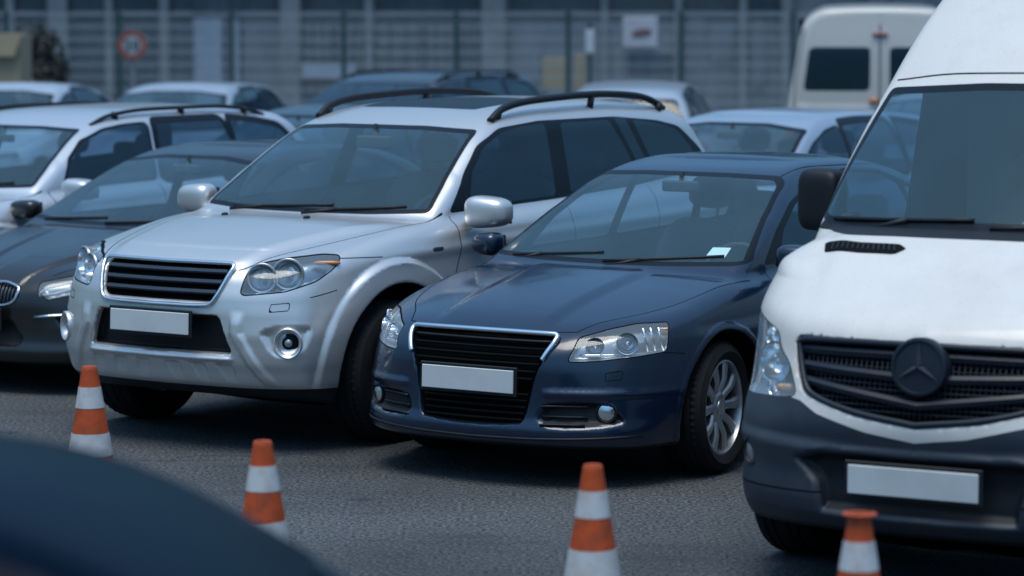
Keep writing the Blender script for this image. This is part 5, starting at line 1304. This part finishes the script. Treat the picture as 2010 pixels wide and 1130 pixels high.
    q = MB(); q.prism([(-1.1, zb), (-1.0, za), (xa + 7.4, za), (xb + 7.4, zb)], .05, o=(0, -.6, 0)); o = q.obj('awning', pbr('tan_canvas', (.40, .34, .23), .85, dirt=.3), ks)
    q = MB(); q.prism([(-1.0, 0), (-1.0, 1.0), (xa + 7.35, 1.0), (xa + 7.35, 0)], -1.0, ax=(1, 0, 0), ay=(0, 1, 0), o=(0, -.55, za - .03)); q.obj('roof', pbr('tan_roof', (.34, .29, .20), .85), ks)
    for px in (-.95, xb + 7.3):
        for py in (-.5, .4): q = MB(); q.box((px, py, za / 2), (.05, .05, za - .06)); q.obj('post', M['black'], ks)
    q = MB(); q.box((-.3, 0, .5), (1.3, .5, 1.0), bev=.02); q.obj('counter', M['dark'], ks)
    # dark bushes
    def bush(name, label, x, y, h, r, seed, cat='bush'):
        rg = random.Random(seed); root = thing(name, label, cat, (x, y, 0)); V = []; Fc = []
        for i in range(2600):
            a = rg.uniform(0, 2 * math.pi); e = math.acos(rg.uniform(-.3, 1)); rr = r * (.55 + .45 * rg.random() ** .5) * (1 + .25 * math.sin(3 * a + seed) * math.sin(2 * e))
            c = Vector((rr * math.sin(e) * math.cos(a), rr * math.sin(e) * math.sin(a), h * .5 + h * .5 * math.cos(e) * rr / r)); s = rg.uniform(.03, .07)
            u = Vector((rg.gauss(0, 1), rg.gauss(0, 1), rg.gauss(0, 1))).normalized(); w = u.orthogonal().normalized(); k = len(V)
            V += [c - u * s, c + w * s * .45, c + u * s, c - w * s * .45]; Fc.append((k, k + 1, k + 2, k + 3))
        mesh_obj('foliage', [tuple(v) for v in V], Fc, leaf, root, smooth=False)
        q = MB(); q.tube([(0, 0, 0), (.03, .02, h * .4), (.0, .0, h * .8)], [.05, .035, .01]); q.obj('stem', pbr('bark', (.05, .04, .03), .9), root)
    leaf = pbr('dark_leaf', (.012, .022, .020), .6, vary=1, dirt=.5, dirt_col=(.02, .03, .02), dirt_scale=6)
    bush('bush', 'dark bush beside the tan awning at the left edge', wl(68, 0, 43)[0], 43.4, 1.85, .45, 3)

# ------------------------------------------------------------ assemble
VOX = .014
build_suv()
build_sedan()
build_van()
build_rows()
build_far_van()
build_cones()
build_background()
def ground():
    m = newmat('asphalt'); t = m.node_tree; out = nd(t, 'ShaderNodeOutputMaterial'); b = nd(t, 'ShaderNodeBsdfPrincipled'); t.links.new(b.outputs[0], out.inputs[0])
    tc = nd(t, 'ShaderNodeTexCoord')
    n1 = nd(t, 'ShaderNodeTexNoise', Scale=.35, Detail=8., Roughness=.6); n2 = nd(t, 'ShaderNodeTexNoise', Scale=52., Detail=3., Roughness=.8); v = nd(t, 'ShaderNodeTexVoronoi', Scale=85.)
    for q in (n1, n2, v): t.links.new(tc.outputs['Object'], q.inputs['Vector'])
    cr = nd(t, 'ShaderNodeValToRGB'); cr.color_ramp.elements[0].position = .3; cr.color_ramp.elements[0].color = (.022, .027, .032, 1); cr.color_ramp.elements[1].position = .72; cr.color_ramp.elements[1].color = (.074, .083, .093, 1)
    t.links.new(n1.outputs[0], cr.inputs[0])
    mx = nd(t, 'ShaderNodeMix', data_type='RGBA', blend_type='MULTIPLY'); mx.inputs[0].default_value = 1.
    c2 = nd(t, 'ShaderNodeValToRGB'); c2.color_ramp.elements[0].position = .40; c2.color_ramp.elements[0].color = (.22, .22, .24, 1); c2.color_ramp.elements[1].position = .66; c2.color_ramp.elements[1].color = (3.1, 3.0, 2.85, 1)
    t.links.new(n2.outputs[0], c2.inputs[0]); t.links.new(cr.outputs[0], mx.inputs[6]); t.links.new(c2.outputs[0], mx.inputs[7])
    # tar seams and faint stains, stretched
    mp = nd(t, 'ShaderNodeMapping'); mp.inputs['Scale'].default_value = (.5, 2.2, 1); mp.inputs['Rotation'].default_value = (0, 0, .3); t.links.new(tc.outputs['Object'], mp.inputs[0])
    n3 = nd(t, 'ShaderNodeTexNoise', Scale=1.1, Detail=6., Roughness=.7); t.links.new(mp.outputs[0], n3.inputs['Vector'])
    r3 = nd(t, 'ShaderNodeMapRange'); r3.inputs['From Min'].default_value = .56; r3.inputs['From Max'].default_value = .66; r3.inputs['To Max'].default_value = .45; t.links.new(n3.outputs[0], r3.inputs[0])
    m3 = nd(t, 'ShaderNodeMix', data_type='RGBA'); m3.inputs[7].default_value = (.022, .024, .027, 1); t.links.new(r3.outputs[0], m3.inputs[0]); t.links.new(mx.outputs[2], m3.inputs[6])
    # fine cracks and round drip stains
    vc = nd(t, 'ShaderNodeTexVoronoi', Scale=.55, feature='DISTANCE_TO_EDGE'); wn = nd(t, 'ShaderNodeTexNoise', Scale=2.2, Detail=6.); t.links.new(tc.outputs['Object'], wn.inputs['Vector'])
    wm = nd(t, 'ShaderNodeMix', data_type='RGBA', blend_type='LINEAR_LIGHT'); wm.inputs[0].default_value = .35; t.links.new(tc.outputs['Object'], wm.inputs[6]); t.links.new(wn.outputs[1], wm.inputs[7]); t.links.new(wm.outputs[2], vc.inputs['Vector'])
    rc = nd(t, 'ShaderNodeMapRange'); rc.inputs['From Min'].default_value = .004; rc.inputs['From Max'].default_value = .014; rc.inputs['To Min'].default_value = .6; rc.inputs['To Max'].default_value = 0.; t.links.new(vc.outputs['Distance'], rc.inputs[0])
    ms = nd(t, 'ShaderNodeTexNoise', Scale=.8, Detail=2.); t.links.new(tc.outputs['Object'], ms.inputs['Vector']); rs_ = nd(t, 'ShaderNodeMapRange'); rs_.inputs['From Min'].default_value = .5; rs_.inputs['From Max'].default_value = .6; t.links.new(ms.outputs[0], rs_.inputs[0])
    mm = nd(t, 'ShaderNodeMath', operation='MULTIPLY'); t.links.new(rc.outputs[0], mm.inputs[0]); t.links.new(rs_.outputs[0], mm.inputs[1])
    vs = nd(t, 'ShaderNodeTexVoronoi', Scale=1.7); t.links.new(tc.outputs['Object'], vs.inputs['Vector']); rv = nd(t, 'ShaderNodeMapRange'); rv.inputs['From Min'].default_value = .06; rv.inputs['From Max'].default_value = .13; rv.inputs['To Min'].default_value = .6; rv.inputs['To Max'].default_value = 0.; t.links.new(vs.outputs['Distance'], rv.inputs[0])
    mx5 = nd(t, 'ShaderNodeMath', operation='MAXIMUM'); t.links.new(mm.outputs[0], mx5.inputs[0]); t.links.new(rv.outputs[0], mx5.inputs[1])
    m6 = nd(t, 'ShaderNodeMix', data_type='RGBA'); m6.inputs[7].default_value = (.014, .017, .021, 1); t.links.new(mx5.outputs[0], m6.inputs[0]); t.links.new(m3.outputs[2], m6.inputs[6])
    t.links.new(m6.outputs[2], b.inputs['Base Color']); b.inputs['Roughness'].default_value = .8; b.inputs['Specular IOR Level'].default_value = .35
    bp = nd(t, 'ShaderNodeBump', Strength=.9, Distance=.006); t.links.new(n2.outputs[0], bp.inputs['Height']); t.links.new(bp.outputs[0], b.inputs['Normal'])
    o = mesh_obj('ground', [(-300, -60, 0), (300, -60, 0), (300, 600, 0), (-300, 600, 0)], [(0, 1, 2, 3)], m, smooth=False); struct(o)
ground()
